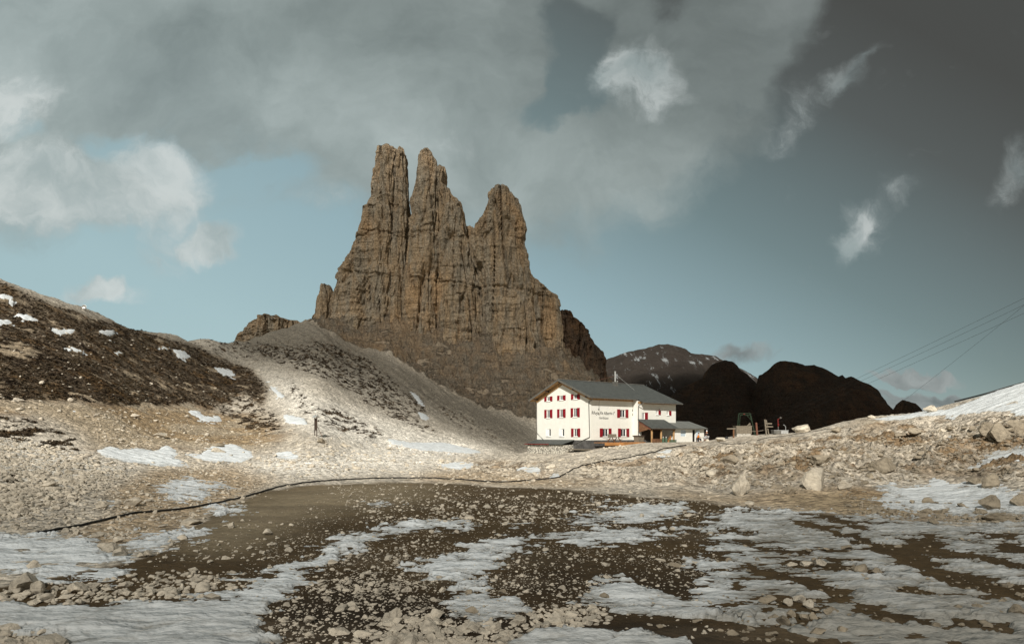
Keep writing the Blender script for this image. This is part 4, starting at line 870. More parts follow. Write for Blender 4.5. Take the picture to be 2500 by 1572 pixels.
SETS = [  # polygons, count, size, spread, clumping, fraction kept on snow, where
 ([[(900,1510),(1100,1520),(1240,1530),(1320,1490),(1400,1478),(1490,1490),(1480,1520),(1350,1545),(1250,1565),(1220,1610),(930,1610)]], 900, .07, .5, .1, .1, 'stones of the pale rubble bank at the bottom edge'),
 ([[(640,1470),(760,1400),(900,1400),(1060,1440),(1090,1500),(1100,1610),(680,1610),(630,1510)]], 900, .036, .65, .6, .15, 'stones half sunk in the darkest mud at the bottom'),
 ([[(270,1425),(400,1395),(640,1395),(630,1435),(500,1468),(280,1480),(110,1480),(-30,1475),(-30,1440)]], 600, .06, .6, .4, .2, 'stones of the rubble strip between the left snows'),
 ([[(560,1270),(760,1230),(860,1290),(780,1370),(640,1400),(540,1390),(300,1390),(400,1320)]], 340, .042, .65, .6, .15, 'stones strewn on tan mud left of the snow arm'),
 ([[(800,1190),(1050,1178),(1500,1200),(1800,1230),(1700,1270),(1400,1270),(1150,1280),(900,1270)]], 1900, .062, .5, .6, .25, 'small pale stones along the far shore mud'),
 ([[(800,1310),(1100,1300),(1100,1420),(900,1460),(760,1440)]], 560, .036, .65, .6, .1, 'stones on the mud left of the middle snow'),
 ([[(1080,1250),(1450,1260),(1750,1290),(1780,1460),(1500,1480),(1230,1460),(1200,1340)]], 400, .04, .65, .7, .1, 'stones scattered over the central brown mud'),
 ([[(1700,1290),(2540,1300),(2540,1572),(1500,1572)]], 650, .045, .6, .85, .35, 'stones poking out of the right snow field'),
 ([[(-40,1070),(120,1085),(240,1130),(330,1160),(200,1210),(120,1240),(-40,1280)]], 2800, .13, .4, .3, .1, 'stones'),
 ([[(1560,1150),(1700,1100),(2200,1060),(2500,1010),(2540,1180),(2350,1160),(2000,1200),(1700,1200)], [(2050,1200),(2540,1250),(2540,1300),(2100,1270)]], 3200, .10, .5, .5, .1, 'stones'),
 ([[(200,1000),(560,1040),(1100,1110),(1300,1125),(1500,1110),(1550,1190),(1300,1190),(1000,1165),(600,1160),(300,1150)]], 2600, .12, .5, .6, .1, 'stones'),
 ([[(-40,800),(300,830),(600,880),(700,960),(660,1040),(200,1010),(-40,1060)]], 420, .17, .5, .5, .1, 'stones'),
 ([[(800,1180),(1740,1220),(1760,1480),(640,1572),(600,1400)]], 6500, .022, .45, .6, .35, 'stones'),
 ([[(-40,1180),(560,1150),(760,1170),(500,1260),(300,1320),(-40,1300)]], 1500, .09, .4, .5, .15, 'stones'),
 ([[(-60,1525),(75,1545),(170,1568),(180,1600),(-60,1600)]], 260, .06, .6, .2, .2, 'stones'),
]
allp = []; meta = []
for si, st_ in enumerate(SETS):
    a, px, py = scatter(*st_[:6])
    allp.append(np.column_stack([a, px, py])); meta += [si] * len(a)
A = np.concatenate(allp); meta = np.array(meta)
lift = (FPX / A[:, 1]) * A[:, 3]
score = np.where(meta < 8, lift, 0); score[(A[:, 4] < 0) | (A[:, 4] > 2500) | (A[:, 5] > 1568)] = 0
big = set(np.argsort(-score)[:215].tolist())
ks = 0
GL = ['pale stone in the rubble bank at the bottom edge', 'pale stone half sunk in the darkest bottom mud', 'stone in the rubble strip between the two left snows', 'pale stone on tan mud left of the snow arm',
      'pale stone on the far shore mud', 'pale stone on the mud left of the middle snow', 'pale stone on the central brown mud', 'brown stone poking out of the right snow field']
mshs = []
for k, (v, f) in enumerate(MIDR):
    for mm in ('stone', 'stone2'):
        o = mesh_np('stone', v, f, M[mm], smooth=False); mshs.append(o.data); bpy.data.objects.remove(o)
for i in big:
    X, Y, Zz, s = A[i, :4]; si = meta[i]; s = min(s, .42)
    o = bpy.data.objects.new('stone', mshs[(ks % 8) * 2 + (1 if si == 7 else 0)]); COL.objects.link(o); ks += 1
    o.location = (X, Y, Zz + s * .22); o.scale = (s * rng.uniform(.9, 1.3), s * rng.uniform(.7, 1.1), s * rng.uniform(.6, 1.0)); o.rotation_euler = (rng.uniform(-.2, .2), rng.uniform(-.2, .2), rng.uniform(0, 6.28))
    tag(o, GL[si], 'stone', SETS[si][6])
rest = np.array([i for i in range(len(A)) if i not in big])
def merged(name, pts, sizes, shapes, mat, flat=(.6, 1.0), sink=.2, label=None):
    Vl, Fl, nv = [], [], 0
    for k, (v, f) in enumerate(shapes):
        sel = np.arange(k, len(pts), len(shapes)); m_ = len(sel)
        if not m_: continue
        a = rng.uniform(0, 6.28, m_); t = rng.uniform(-.25, .25, m_)
        sc_ = sizes[sel, None] * np.stack([rng.uniform(.9, 1.35, m_), rng.uniform(.7, 1.1, m_), rng.uniform(*flat, m_)], -1)
        q = v[None] * sc_[:, None]; ca, sa = np.cos(a)[:, None], np.sin(a)[:, None]
        x = q[..., 0] * ca - q[..., 1] * sa; y = q[..., 0] * sa + q[..., 1] * ca; z = q[..., 2] + x * t[:, None]
        W_ = np.stack([x, y, z], -1) + pts[sel][:, None] + np.stack([0 * a, 0 * a, sizes[sel] * sink], -1)[:, None]
        Vl.append(W_.reshape(-1, 3)); Fl.append((f[None] + (nv + np.arange(m_) * len(v))[:, None, None]).reshape(-1, 3)); nv += m_ * len(v)
    o = mesh_np(name, np.concatenate(Vl), np.concatenate(Fl), mat, smooth=False); tag(o, label, kind='stuff'); return o
lr = A[rest]; big2 = (FPX / lr[:, 1]) * lr[:, 3] > 3.2
brn = (lr[:, 4] > 1750)
for nm, sel, shp, mm, lb in (('gravel', ~big2 & ~brn, TINY, 'stone', 'loose pale gravel strewn over the basin'), ('gravel', ~big2 & brn, TINY, 'stone2', 'loose brown gravel on the right bank and snow'),
                             ('rubble', big2 & ~brn, LOW, 'stone', 'pale rubble lying on mud and scree'), ('rubble', big2 & brn, LOW, 'stone2', 'brown rubble on the right bank and snow')):
    merged(nm, lr[sel, :3], lr[sel, 3], shp, M[mm], label=lb)

# low dark scrub on the left hill
cand = np.where((scm.ravel() > .45) & (PX.ravel() > -60) & (PX.ravel() < 2560) & (PY.ravel() > 650) & (YY.ravel() * np.ones(nc * nr) < 360))[0]
pick = rng.choice(cand, min(15000, len(cand)), replace=False)
pts = Vg[pick]; pyv = pts[:, 1]; szs = rng.uniform(.22, .5, len(pts)) * (.45 + pyv / 220)
tv, tf = [], []
for k in range(16):
    a = rng.uniform(0, 6.28); r_ = rng.uniform(0, .75); c_ = np.array((math.cos(a) * r_, math.sin(a) * r_, rng.uniform(.1, .65) * (1 - r_ * .5)))
    for d in rng.normal(size=(3, 3)) * .33: tv.append(c_ + d)
    tf.append((3 * k, 3 * k + 1, 3 * k + 2))
m, n, b = new_mat('scrub_leaves')
v_ = n.n('ShaderNodeNewGeometry').outputs['Position']
n.put(b.inputs['Base Color'], n.mix(n.mr(n.noise(v_, .25, 5, .65), .35, .65), (.027, .018, .011), n.mix(n.mr(n.noise(v_, .6, 3), .5, .7), (.065, .047, .026), (.15, .09, .04)))); M['scrub'] = m
merged('scrub', pts, szs, [(np.array(tv), np.array(tf))], M['scrub'], flat=(.5, 1.0), sink=.0, label='low dark heather and dwarf shrubs on the slopes')

# ------------------------------------------------------------------ the hut
HA = R(38.0)
hut = empty('mountain_hut', (11.29, 98.0, -2.1), HA, label='large white mountain hut with grey roof and red shutters below the rock towers', cat='mountain hut')
OFF = (0, 0, -2.1)
def hb(mb, name, mat, parent=hut, **k): return mb.build(name, M[mat], parent, off=OFF, **k)
def clip(poly, ax, val, keep_gt):
    outp = []
    for i in range(len(poly)):
        p, q = poly[i], poly[(i + 1) % len(poly)]; a = (p[ax] - val) * (1 if keep_gt else -1); b_ = (q[ax] - val) * (1 if keep_gt else -1)
        if a >= 0: outp.append(p)
        if (a > 0 > b_) or (a < 0 < b_):
            t = a / (a - b_); outp.append((p[0] + (q[0] - p[0]) * t, p[1] + (q[1] - p[1]) * t))
    return outp
def wall(mb, q, outline, holes, depth=.22):
    us = sorted({p[0] for p in outline} | {h[0] for h in holes} | {h[1] for h in holes}); zs = sorted({p[1] for p in outline} | {h[2] for h in holes} | {h[3] for h in holes})
    for u0, u1 in zip(us, us[1:]):
        for z0, z1 in zip(zs, zs[1:]):
            um, zm = (u0 + u1) / 2, (z0 + z1) / 2
            if any(h[0] < um < h[1] and h[2] < zm < h[3] for h in holes): continue
            pl = clip(clip(clip(clip(list(outline), 0, u0, True), 0, u1, False), 1, z0, True), 1, z1, False)
            if len(pl) > 2: mb.poly([q(u, 0, z) for u, z in pl], [tuple(range(len(pl)))])
    for u0, u1, z0, z1 in holes:
        c4 = [(u0, z0), (u1, z0), (u1, z1), (u0, z1)]
        for i in range(4):
            (a, b_), (c_, d) = c4[i], c4[(i + 1) % 4]
            mb.poly([q(a, 0, b_), q(c_, 0, d), q(c_, -depth, d), q(a, -depth, b_)], [(0, 1, 2, 3)])
def qbox(mb, q, u0, u1, o0, o1, z0, z1):
    return mb.poly([q(u0, o0, z0), q(u1, o0, z0), q(u1, o1, z0), q(u0, o1, z0), q(u0, o0, z1), q(u1, o0, z1), q(u1, o1, z1), q(u0, o1, z1)],
                   [(0, 3, 2, 1), (4, 5, 6, 7), (0, 1, 5, 4), (1, 2, 6, 5), (2, 3, 7, 6), (3, 0, 4, 7)])
qg = lambda u, o, z: (-o, u, z)               # gable wall, u = across
qf = lambda u, o, z: (u, -o, z)               # long front
qs = lambda u, o, z: (u, -1.1 - o, z)         # projecting right part
def window(q, uc, zc, wd, ht, sh=(.5, .5), white_left=False, bar=True):
    u0, u1, z0, z1 = uc - wd / 2, uc + wd / 2, zc - ht / 2, zc + ht / 2
    f = MB(); t = .07
    qbox(f, q, u0, u0 + t, -.14, -.08, z0, z1); qbox(f, q, u1 - t, u1, -.14, -.08, z0, z1)
    qbox(f, q, u0 + t, u1 - t, -.14, -.08, z0, z0 + t); qbox(f, q, u0 + t, u1 - t, -.14, -.08, z1 - t, z1); qbox(f, q, uc - .035, uc + .035, -.14, -.075, z0 + t, z1 - t)
    fr = hb(f, 'window', 'white')
    g_ = MB(); qbox(g_, q, u0 + t, u1 - t, -.2, -.12, z0 + t, z1 - t); hb(g_, 'pane', 'glass', fr)
    s_ = MB(); qbox(s_, q, u0 - .1, u1 + .1, -.10, .10, z0 - .09, z0 - .002); hb(s_, 'sill', 'white', fr)
    for side, ww in zip((-1, 1), sh):
        if not ww: continue
        a0, a1 = (u0 - ww - .02, u0 - .02) if side < 0 else (u1 + .02, u1 + ww + .02)
        m_ = MB(); qbox(m_, q, a0, a1, .02, .06, z0 - .05, z1 + .05)
        for zz in (z0 + ht * .12, z1 - ht * .12): qbox(m_, q, a0 + .04, a1 - .04, .06, .08, zz - .04, zz + .04)
        hb(m_, 'shutter', 'red', fr)
    if white_left:
        m_ = MB(); c0, c1 = (u1 - wd * .48, u1 + .12); qbox(m_, q, c0, c1, -.07, .10, z0 + .04, z1 - .04); hb(m_, 'casement', 'white', fr)
    if bar and ht > .9 and sh[0]:
        m_ = MB(); qbox(m_, q, u0 - .25, u1 + .25, .09, .115, z0 + .24, z0 + .27); hb(m_, 'rail', 'zinc', fr)
W_G = [(9.2, 5.44, .8, .66, 1), (6.22, 5.48, .8, .66, 1), (3.15, 5.52, .82, .72, 1), (9.2, 3.15, .8, 1.2, 1), (6.22, 3.15, .8, 1.2, 1), (3.2, 3.2, .85, 1.25, 1), (9.15, .25, .95, 1.15, 0), (6.1, .25, .95, 1.15, 0), (3.1, .25, .85, 1.15, 1)]
W_F = [(6.66, 3.1, 1.15, 1.15), (3.03, .25, 1.15, 1.15), (6.85, .25, 1.15, 1.15)]
W_S = [(1.13 + 8.9, 2.75, .62, 1.02), (4.31 + 8.9, 3.35, .5, .62), (6.85 + 8.9, 3.3, .5, .62)]
hole = lambda w_: (w_[0] - w_[2] / 2, w_[0] + w_[2] / 2, w_[1] - w_[3] / 2, w_[1] + w_[3] / 2)
TS = .416
mb = MB()
wall(mb, qg, [(0, -.85), (11.94, -.85), (11.94, 5.45), (6, 7.95), (0, 5.45)], [hole(x) for x in W_G])
wall(mb, qf, [(0, -.85), (8.9, -.85), (8.9, 5.45), (0, 5.45)], [hole(x) for x in W_F])
wall(mb, qs, [(8.9, -.85), (17.7, -.85), (17.7, 5.0), (8.9, 5.0)], [hole(x) for x in W_S])
mb.poly([(8.9, 0, -.85), (8.9, -1.1, -.85), (8.9, -1.1, 5.0), (8.9, 0, 5.45)], [(0, 1, 2, 3)])
mb.poly([(17.7, -1.1, -.85), (17.7, 12, -.85), (17.7, 12, 5.45), (17.7, 6, 7.95), (17.7, -1.1, 5.0)], [(0, 1, 2, 3, 4)])
mb.poly([(0, 11.94, -.85), (17.7, 11.94, -.85), (17.7, 11.94, 5.45), (0, 11.94, 5.45)], [(0, 1, 2, 3)])
hb(mb, 'wall', 'plaster')
mb = MB(); mb.box(-.06, 9.0, -.06, 12.0, -4.2, -.86); mb.box(9.0, 17.75, -1.16, 12.0, -4.2, -.865); hb(mb, 'plinth', 'plinth')
for k, x in enumerate(W_G): window(qg, x[0], x[1], x[2], x[3], (.52, .52) if x[4] else (0, 0), not x[4])
for x in W_F: window(qf, *x, (.62, .62))
for x in W_S: window(qs, *x, (0, .66 if x[3] > .9 else .55))
ridge_z, rb = 8.2, 6.0
def slope(a0, a1, b_e, name, mat='slate', thick=.16, dz=0.0):
    z_e = ridge_z - TS * abs(rb - b_e)
    return hb(MB().prism([(a0, rb, ridge_z + dz), (a0, b_e, z_e + dz), (a0, b_e, z_e - thick + dz), (a0, rb, ridge_z - thick + dz)], (a1 - a0, 0, 0)), name, mat)
rf_ = slope(-.9, 9.05, -.85, 'roof'); slope(9.05, 18.3, -1.95, 'roof'); slope(-.9, 18.3, 12.85, 'roof')
hb(MB().prism([(-.92, rb - .18, ridge_z - .02), (-.92, rb, ridge_z + .09), (-.92, rb + .18, ridge_z - .02)], (19.24, 0, 0)), 'ridge_cap', 'zinc', rf_)
# timber under the eaves and along the verge
for nm, a0, a1, be in (('soffit', -.86, 9.0, -.8), ('soffit', 9.1, 18.26, -1.9), ('soffit', -.86, 18.26, 12.8)):
    z_e = ridge_z - TS * abs(rb - be)
    hb(MB().prism([(a0, rb, ridge_z - .165), (a0, be, z_e - .165), (a0, be, z_e - .22), (a0, rb, ridge_z - .22)], (a1 - a0, 0, 0)), nm, 'wood')
hb(MB().box(-.02, 8.88, -.10, -.003, 4.93, 5.42), 'eave_board', 'wood'); hb(MB().box(8.8, 17.72, -1.18, -1.103, 4.62, 4.93), 'eave_board', 'wood')
for s_ in (0, 1):
    e = (0.02, 5.42) if s_ == 0 else (11.96, 5.42)
    hb(MB().prism([(-.10, e[0], e[1] - .02), (-.10, 6, 7.93), (-.10, 6, 7.42), (-.10, e[0], e[1] - .5)], (.095, 0, 0)), 'verge_board', 'wood')
for bb in (.25, 3.0, 6.0, 9.0, 11.7):
    zz = ridge_z - TS * abs(rb - bb) - .3
    hb(MB().box(-.8, -.105, bb - .09, bb + .09, zz - .2, zz - .0), 'purlin', 'dark_wood')
hb(MB().bar((-.93, rb, ridge_z - .09), (-.93, -.88, ridge_z - TS * 6.88 - .09), .05, .26), 'fascia', 'zinc'); hb(MB().bar((-.93, rb, ridge_z - .09), (-.93, 12.88, ridge_z - TS * 6.88 - .09), .05, .26), 'fascia', 'zinc')
# gutters and downpipes
hb(MB().tube([(-.9, -.92, 5.2), (9.0, -.92, 5.2)], .075), 'gutter', 'zinc'); hb(MB().tube([(9.1, -2.02, 4.74), (18.3, -2.02, 4.74)], .075), 'gutter', 'zinc')
hb(MB().tube([(-.5, -.9, 5.15), (-.35, -.6, 4.85), (-.1, .25, 4.75), (-.09, .30, 4.4), (-.09, .12, -.4), (-.1, 3.4, -1.5)], .06), 'downpipe', 'zinc')
hb(MB().tube([(-.1, 12.05, 5.0), (-.1, 11.85, .2), (-.1, 10.2, -.9)], .05), 'downpipe', 'zinc')
hb(MB().tube([(9.1, -2.0, 4.7), (8.8, -1.25, 4.3), (8.8, -1.2, 4.0), (8.8, -1.2, -.2), (8.5, -1.2, -.75)], .065), 'downpipe', 'zinc')
for a_ in (1.0, 8.2): hb(MB().tube([(a_, -.75, 4.9), (a_, -.6, 3.7)], .02).tube([(a_, -.6, 3.7), (a_, -.6, 3.45)], .07), 'rope_weight', 'zinc')
hb(MB().tube([(13.6, -1.12, 3.9), (13.6, -1.45, 3.9)], .02).tube([(13.6, -1.45, 3.95), (13.6, -1.45, 3.72)], .10), 'outdoor_lamp', 'zinc')
# chimney flue and aerial
cz = ridge_z - TS * .8
ch = hb(MB().box(9.9, 10.6, 4.6, 5.2, cz - .7, cz + .45), 'chimney', 'zinc'); hb(MB().tube([(10.25, 4.9, cz + .4), (10.25, 4.9, cz + 2.0)], .11).tube([(10.25, 4.9, cz + 2.0), (10.25, 4.9, cz + 2.1)], .15), 'flue', 'steel', ch)
hb(MB().tube([(10.75, 4.9, cz - .1), (10.75, 4.9, cz + .62)], .09), 'vent_pipe', 'steel')
hb(MB().tube([(10.25, 4.9, cz + 1.7), (12.6, 3.0, ridge_z - TS * 3.0 + .05)], .018, 5), 'guy_wire', 'steel'); hb(MB().tube([(10.25, 4.9, cz + 1.4), (6.8, 6, ridge_z + .1)], .018, 5), 'guy_wire', 'rust')
# painted lettering
def text(body, a0, a1, z0, size, parent, thick=.012):
    cu = bpy.data.curves.new('lettering', 'FONT'); cu.body = body; cu.size = size; cu.extrude = .004; cu.offset = thick; cu.shear = .08; cu.space_character = 1.0
    t = bpy.data.objects.new('lettering', cu); COL.objects.link(t); bpy.context.view_layer.update()
    me = bpy.data.meshes.new_from_object(t); bpy.data.objects.remove(t)
    wd_ = max(v.co.x for v in me.vertices) - min(v.co.x for v in me.vertices); mn_ = min(v.co.x for v in me.vertices)
    k = (a1 - a0) / wd_
    rr = random.Random(3)
    for v in me.vertices: v.co = ((v.co.x - mn_) * k + a0, -.008 - v.co.z, v.co.y * 1.0 + z0 + 2.1 + math.sin(v.co.x * 3.1) * .025)
    me.materials.clear(); me.materials.append(M['hose']); o = bpy.data.objects.new('lettering', me); link(o, parent); return o
text('Rifugio Re Alberto I°', .2, 5.0, 2.88, .66, hut, .003)
text('Gartlhütte', 1.72, 3.62, 2.22, .50, hut, .0)
# porch and annex in front of the right part
po = MB(); c0, c1 = -1.12, -3.5
po.prism([(8.75, c0, 2.28), (8.75, c1 - .3, 0.98), (8.75, c1 - .3, .86), (8.75, c0, 2.16)], (6.1, 0, 0)); hb(po, 'porch_roof', 'slate')
hb(MB().prism([(14.86, c0 + .9, 2.1), (14.86, c1 - .3, .98), (14.86, c1 - .3, .86), (14.86, c0 + .9, 1.98)], (7.3, 0, 0)), 'annex_roof', 'metalroof')
hb(MB().tube([(8.8, c1 - .36, .86), (22.2, c1 - .36, .86)], .06), 'gutter', 'zinc')
hb(MB().box(8.9, 14.7, c1 + .05, c1 + .2, .66, .86), 'porch_beam', 'brown_wood')
for a_ in (9.3, 11.4, 14.35): hb(MB().tube([(a_, c1 + .12, -1.7), (a_, c1 + .12, .66)], .15, 10), 'post', 'wood')
hb(MB().bar((8.95, c0 - .1, 1.9), (8.95, c1 + .1, .8), .12, .3), 'porch_brace', 'rust')
hb(MB().prism([(8.9, c0 - .05, 2.0), (8.9, c1 + .3, .8), (8.9, c1 + .9, .6), (8.9, c0 - .05, .3)], (.05, 0, 0)), 'porch_side', 'brown_wood')
hb(MB().box(9.6, 14.2, -1.14, -1.105, -1.3, .9), 'porch_panelling', 'dark_wood')
an = MB(); qa = lambda u, o, z: (u, -3.35 - o, z)
wall(an, qa, [(14.7, -2.6), (21.9, -2.6), (21.9, .95), (14.7, .95)], [(16.05, 17.35, -.3, .68), (18.95, 19.8, -1.6, .72)], .25)
an.poly([(14.7, -3.35, -2.6), (14.7, -1.1, -2.6), (14.7, -1.1, 1.9), (14.7, -3.35, .95)], [(0, 1, 2, 3)]); an.poly([(21.9, -3.35, -2.6), (21.9, -.25, -2.6), (21.9, -.25, 1.95), (21.9, -3.35, .9)], [(0, 1, 2, 3)]); an.poly([(21.9, -.25, -2.6), (17.75, -.25, -2.6), (17.75, -.25, 1.95), (21.9, -.25, 1.95)], [(0, 1, 2, 3)])
hb(an, 'annex_wall', 'plaster')
hb(MB().box(16.05, 17.35, -3.25, -3.2, -.3, .68), 'annex_window', 'blueglass'); hb(MB().box(18.95, 19.8, -3.0, -2.96, -2.2, .72), 'annex_doorway_shade', 'dark')  # doorway is a black sheet: the shade inside is put into its colour
dd = MB(); dd.bar((19.82, -3.38, -.6), (20.5, -3.5, -.6), .05, 2.5); hb(dd, 'door', 'blueglass')
# lean-to shed with rubble walls in front of the gable
sh = MB(); sh.box(-2.3, -.1, 3.5, 11.5, -4.6, -1.55); hb(sh, 'shed_wall', 'rubble')
hb(MB().prism([(-2.9, 4.2, -1.53), (-2.9, 12.9, -1.53), (-2.9, 12.9, -1.42), (-2.9, 4.2, -1.42)], (.01, 0, 0)) if False else MB().poly(
    [(-2.55, 3.3, -1.42), (-2.55, 11.8, -1.42), (-.07, 11.8, -.80), (-.07, 3.3, -.80), (-2.55, 3.3, -1.5), (-2.55, 11.8, -1.5), (-.07, 11.8, -.88), (-.07, 3.3, -.88)],
    [(0, 3, 2, 1), (4, 5, 6, 7), (0, 1, 5, 4), (1, 2, 6, 5), (2, 3, 7, 6), (3, 0, 4, 7)]), 'shed_roof', 'slate')
hb(MB().bar((-2.6, 11.85, -1.48), (-2.6, 6.2, -1.48), .05, .12), 'shed_edge', 'redmetal')
hb(MB().box(-1.5, -.2, -.3, 3.2, -2.25, -2.12), 'step', 'grey_wood')
# terrace
hl_ = lambda a_, b_, z_: tuple(np.array((11.29, 98, 0)) + np.array((math.cos(HA) * a_ - math.sin(HA) * b_, math.sin(HA) * a_ + math.cos(HA) * b_, z_)))
dk = empty('terrace', hl_(4.5, -1.8, -1.5), HA, label='orange timber deck along the sunny front of the hut', cat='terrace')
d_ = MB()
for k in range(9): d_.box(-4.4, 4.2, -.9 + k * .24, -.9 + k * .24 + .22, .28, .34)
d_.build('deck_boards', M['orange_wood'], dk); MB().box(-4.4, 4.2, -.95, -.905, -.1, .3).build('edge_board', M['orange_wood'], dk)
for a_ in (-4, -1.3, 1.4, 4): MB().box(a_ - .08, a_ + .08, -.8, -.6, -.9, .27).build('joist_post', M['dark_wood'], dk)
def prop(name, a_, b_, z_, rz=0, **kw): return empty(name, hl_(a_, b_, z_), HA + rz, **kw)
t = prop('picnic_table', 3.1, -1.7, -1.16, .0, label='wooden picnic table with benches on the orange deck', cat='picnic table')
MB().box(-.9, .9, -.38, .38, .70, .75).build('tabletop', M['grey_wood'], t)
for s_ in (-1, 1):
    MB().box(-.9, .9, s_ * .7 - .13, s_ * .7 + .13, .42, .46).build('bench', M['brown_wood'], t)
    MB().bar((s_ * .65, -.75, 0), (s_ * .65, -.15, .72), .09).bar((s_ * .65, .75, 0), (s_ * .65, .15, .72), .09).bar((s_ * .65, -.8, .40), (s_ * .65, .8, .40), .06).build('leg', M['brown_wood'], t)
MB().prism([(-.9, .4, .75), (-.9, .46, 1.2), (-.9, .50, 1.2), (-.9, .44, .75)], (1.8, 0, 0)).build('backrest', M['grey_wood'], t)
t = prop('planter', 7.9, -2.1, -1.16, .05, label='dark wooden tub standing at the right end of the deck', cat='planter')
MB().poly([(-.55, -.4, 0), (.55, -.4, 0), (.55, .4, 0), (-.55, .4, 0), (-.7, -.5, .95), (.7, -.5, .95), (.7, .5, .95), (-.7, .5, .95)], [(0, 3, 2, 1), (0, 1, 5, 4), (1, 2, 6, 5), (2, 3, 7, 6), (3, 0, 4, 7), (4, 5, 6, 7)]).build('tub', M['grey_wood'], t)
MB().box(-.78, .78, -.58, -.50, .86, 1.0).box(-.78, .78, .50, .58, .86, 1.0).box(-.78, -.70, -.5, .5, .86, 1.0).box(.70, .78, -.5, .5, .86, 1.0).build('rim', M['dark_wood'], t)
def crate(name, a_, b_, z_, w_, d2, h_, mat, lab, rz=0, n_=4, cat='crate'):
    t = prop(name, a_, b_, z_, rz, label=lab, cat=cat); m_ = MB()
    for k in range(n_):
        zz = h_ * k / n_; hh = h_ / n_ * .88
        m_.box(-w_ / 2, w_ / 2, -d2 / 2, -d2 / 2 + .04, zz, zz + hh).box(-w_ / 2, w_ / 2, d2 / 2 - .04, d2 / 2, zz, zz + hh).box(-w_ / 2, -w_ / 2 + .04, -d2 / 2 + .04, d2 / 2 - .04, zz, zz + hh).box(w_ / 2 - .04, w_ / 2, -d2 / 2 + .04, d2 / 2 - .04, zz, zz + hh)
    m_.build('slats', M[mat], t); MB().box(-w_ / 2 - .03, w_ / 2 + .03, -d2 / 2 - .03, d2 / 2 + .03, h_, h_ + .05).build('lid', M[mat], t); return t
crate('crate', 9.3, -4.4, -1.55, 1.5, .8, .85, 'brown_wood', 'brown wooden chest beside the gas bottles at the porch')
def bottle(a_, b_, lab):
    t = prop('gas_bottle', a_, b_, -1.62, 0, label=lab, cat='gas bottle'); t['group'] = 'gas bottles by the porch'
    MB().tube([(0, 0, 0), (0, 0, .05), (0, 0, .95), (0, 0, 1.06), (0, 0, 1.12)], [.15, .17, .17, .13, .06], 12).build('cylinder', M['green2'], t, smooth=True); MB().tube([(0, 0, 1.1), (0, 0, 1.3)], .085, 10).build('cap', M['steel'], t)
bottle(9.55, -5.3, 'left green gas bottle before the brown chest'); bottle(10.15, -5.35, 'right green gas bottle next to the porch post')
crate('bin', 13.0, -4.3, -1.6, .95, .6, .75, 'green2', 'green bin in front of the porch between two posts', cat='bin')
t = prop('board', 13.9, -3.0, -1.6, 0, label='orange wooden panel leaning inside the porch', cat='board'); MB().prism([(-1.1, 0, 0), (.4, 0, 0), (.4, .1, 1.5), (0.1, .1, 1.3)], (0, .06, 0)).build('panel', M['orange_wood'], t)
MB().bar((-1.1, -.04, 0), (.1, .06, 1.3), .08).build('frame', M['brown_wood'], t)

# ------------------------------------------------------------------ information board on the left scree
p, Yh = hit(771, 1065)
t = empty('information_board', p, R(-60), label='dark notice board on posts with a little pitched roof on the scree', cat='information board')
h_ = 50 / FPX * Yh; k = h_ / 3.0
MB().box(-.55 * k, .55 * k, -.05 * k, .05 * k, .85 * k, 2.65 * k).build('panel', M['dark_wood'], t)
for s_ in (-1, 1): MB().box(s_ * .60 * k - .05 * k, s_ * .60 * k + .05 * k, -.06 * k, .06 * k, -.3, 2.75 * k).build('post', M['dark_wood'], t)
MB().prism([(-.85 * k, -.42 * k, 2.7 * k), (-.85 * k, 0, 3.0 * k), (-.85 * k, .42 * k, 2.7 * k), (-.85 * k, .42 * k, 2.76 * k), (-.85 * k, 0, 3.07 * k), (-.85 * k, -.42 * k, 2.76 * k)], (1.7 * k, 0, 0)).build('roof', M['steel'], t)
MB().bar((0, .1 * k, 1.7 * k), (.1, .9 * k, 0), .06 * k).build('brace', M['brown_wood'], t)

# satellite dish on the left skyline
p, Yh = hit(205, 757)
t = empty('satellite_dish', p + np.array((0, 0, -.2)), 0, label='white satellite dish on the skyline of the left hill', cat='satellite dish')
n_, rad = 20, .72; vs_ = [(0, .28, 1.1)]; fs_ = []
for r_ in (1, 2, 3):
    for i in range(n_): a = 6.283 * i / n_; q_ = r_ / 3; vs_.append((math.cos(a) * rad * q_, .28 - .28 * q_ * q_, 1.1 + math.sin(a) * rad * q_ * .82))
for i in range(n_): fs_.append((0, 1 + i, 1 + (i + 1) % n_))
for r_ in (0, 1):
    for i in range(n_): fs_.append((1 + r_ * n_ + i, 1 + (r_ + 1) * n_ + i, 1 + (r_ + 1) * n_ + (i + 1) % n_, 1 + r_ * n_ + (i + 1) % n_))
o = MB().poly(vs_, fs_).build('reflector', M['steel'], t, smooth=True); sm_ = o.modifiers.new('s', 'SOLIDIFY'); sm_.thickness = .04
MB().tube([(0, 0, .3), (.1, -.7, 1.05)], .04).tube([(.1, -.72, 1.0), (.1, -.72, 1.2)], .09).build('feed_arm', M['dark_wood'], t); MB().tube([(.1, .5, -.5), (.1, .35, 1.2)], .06).build('mast', M['zinc'], t)
MB().box(.3, .6, .3, .6, .9, 2.15).build('marker', M['dark_wood'], t) if False else None

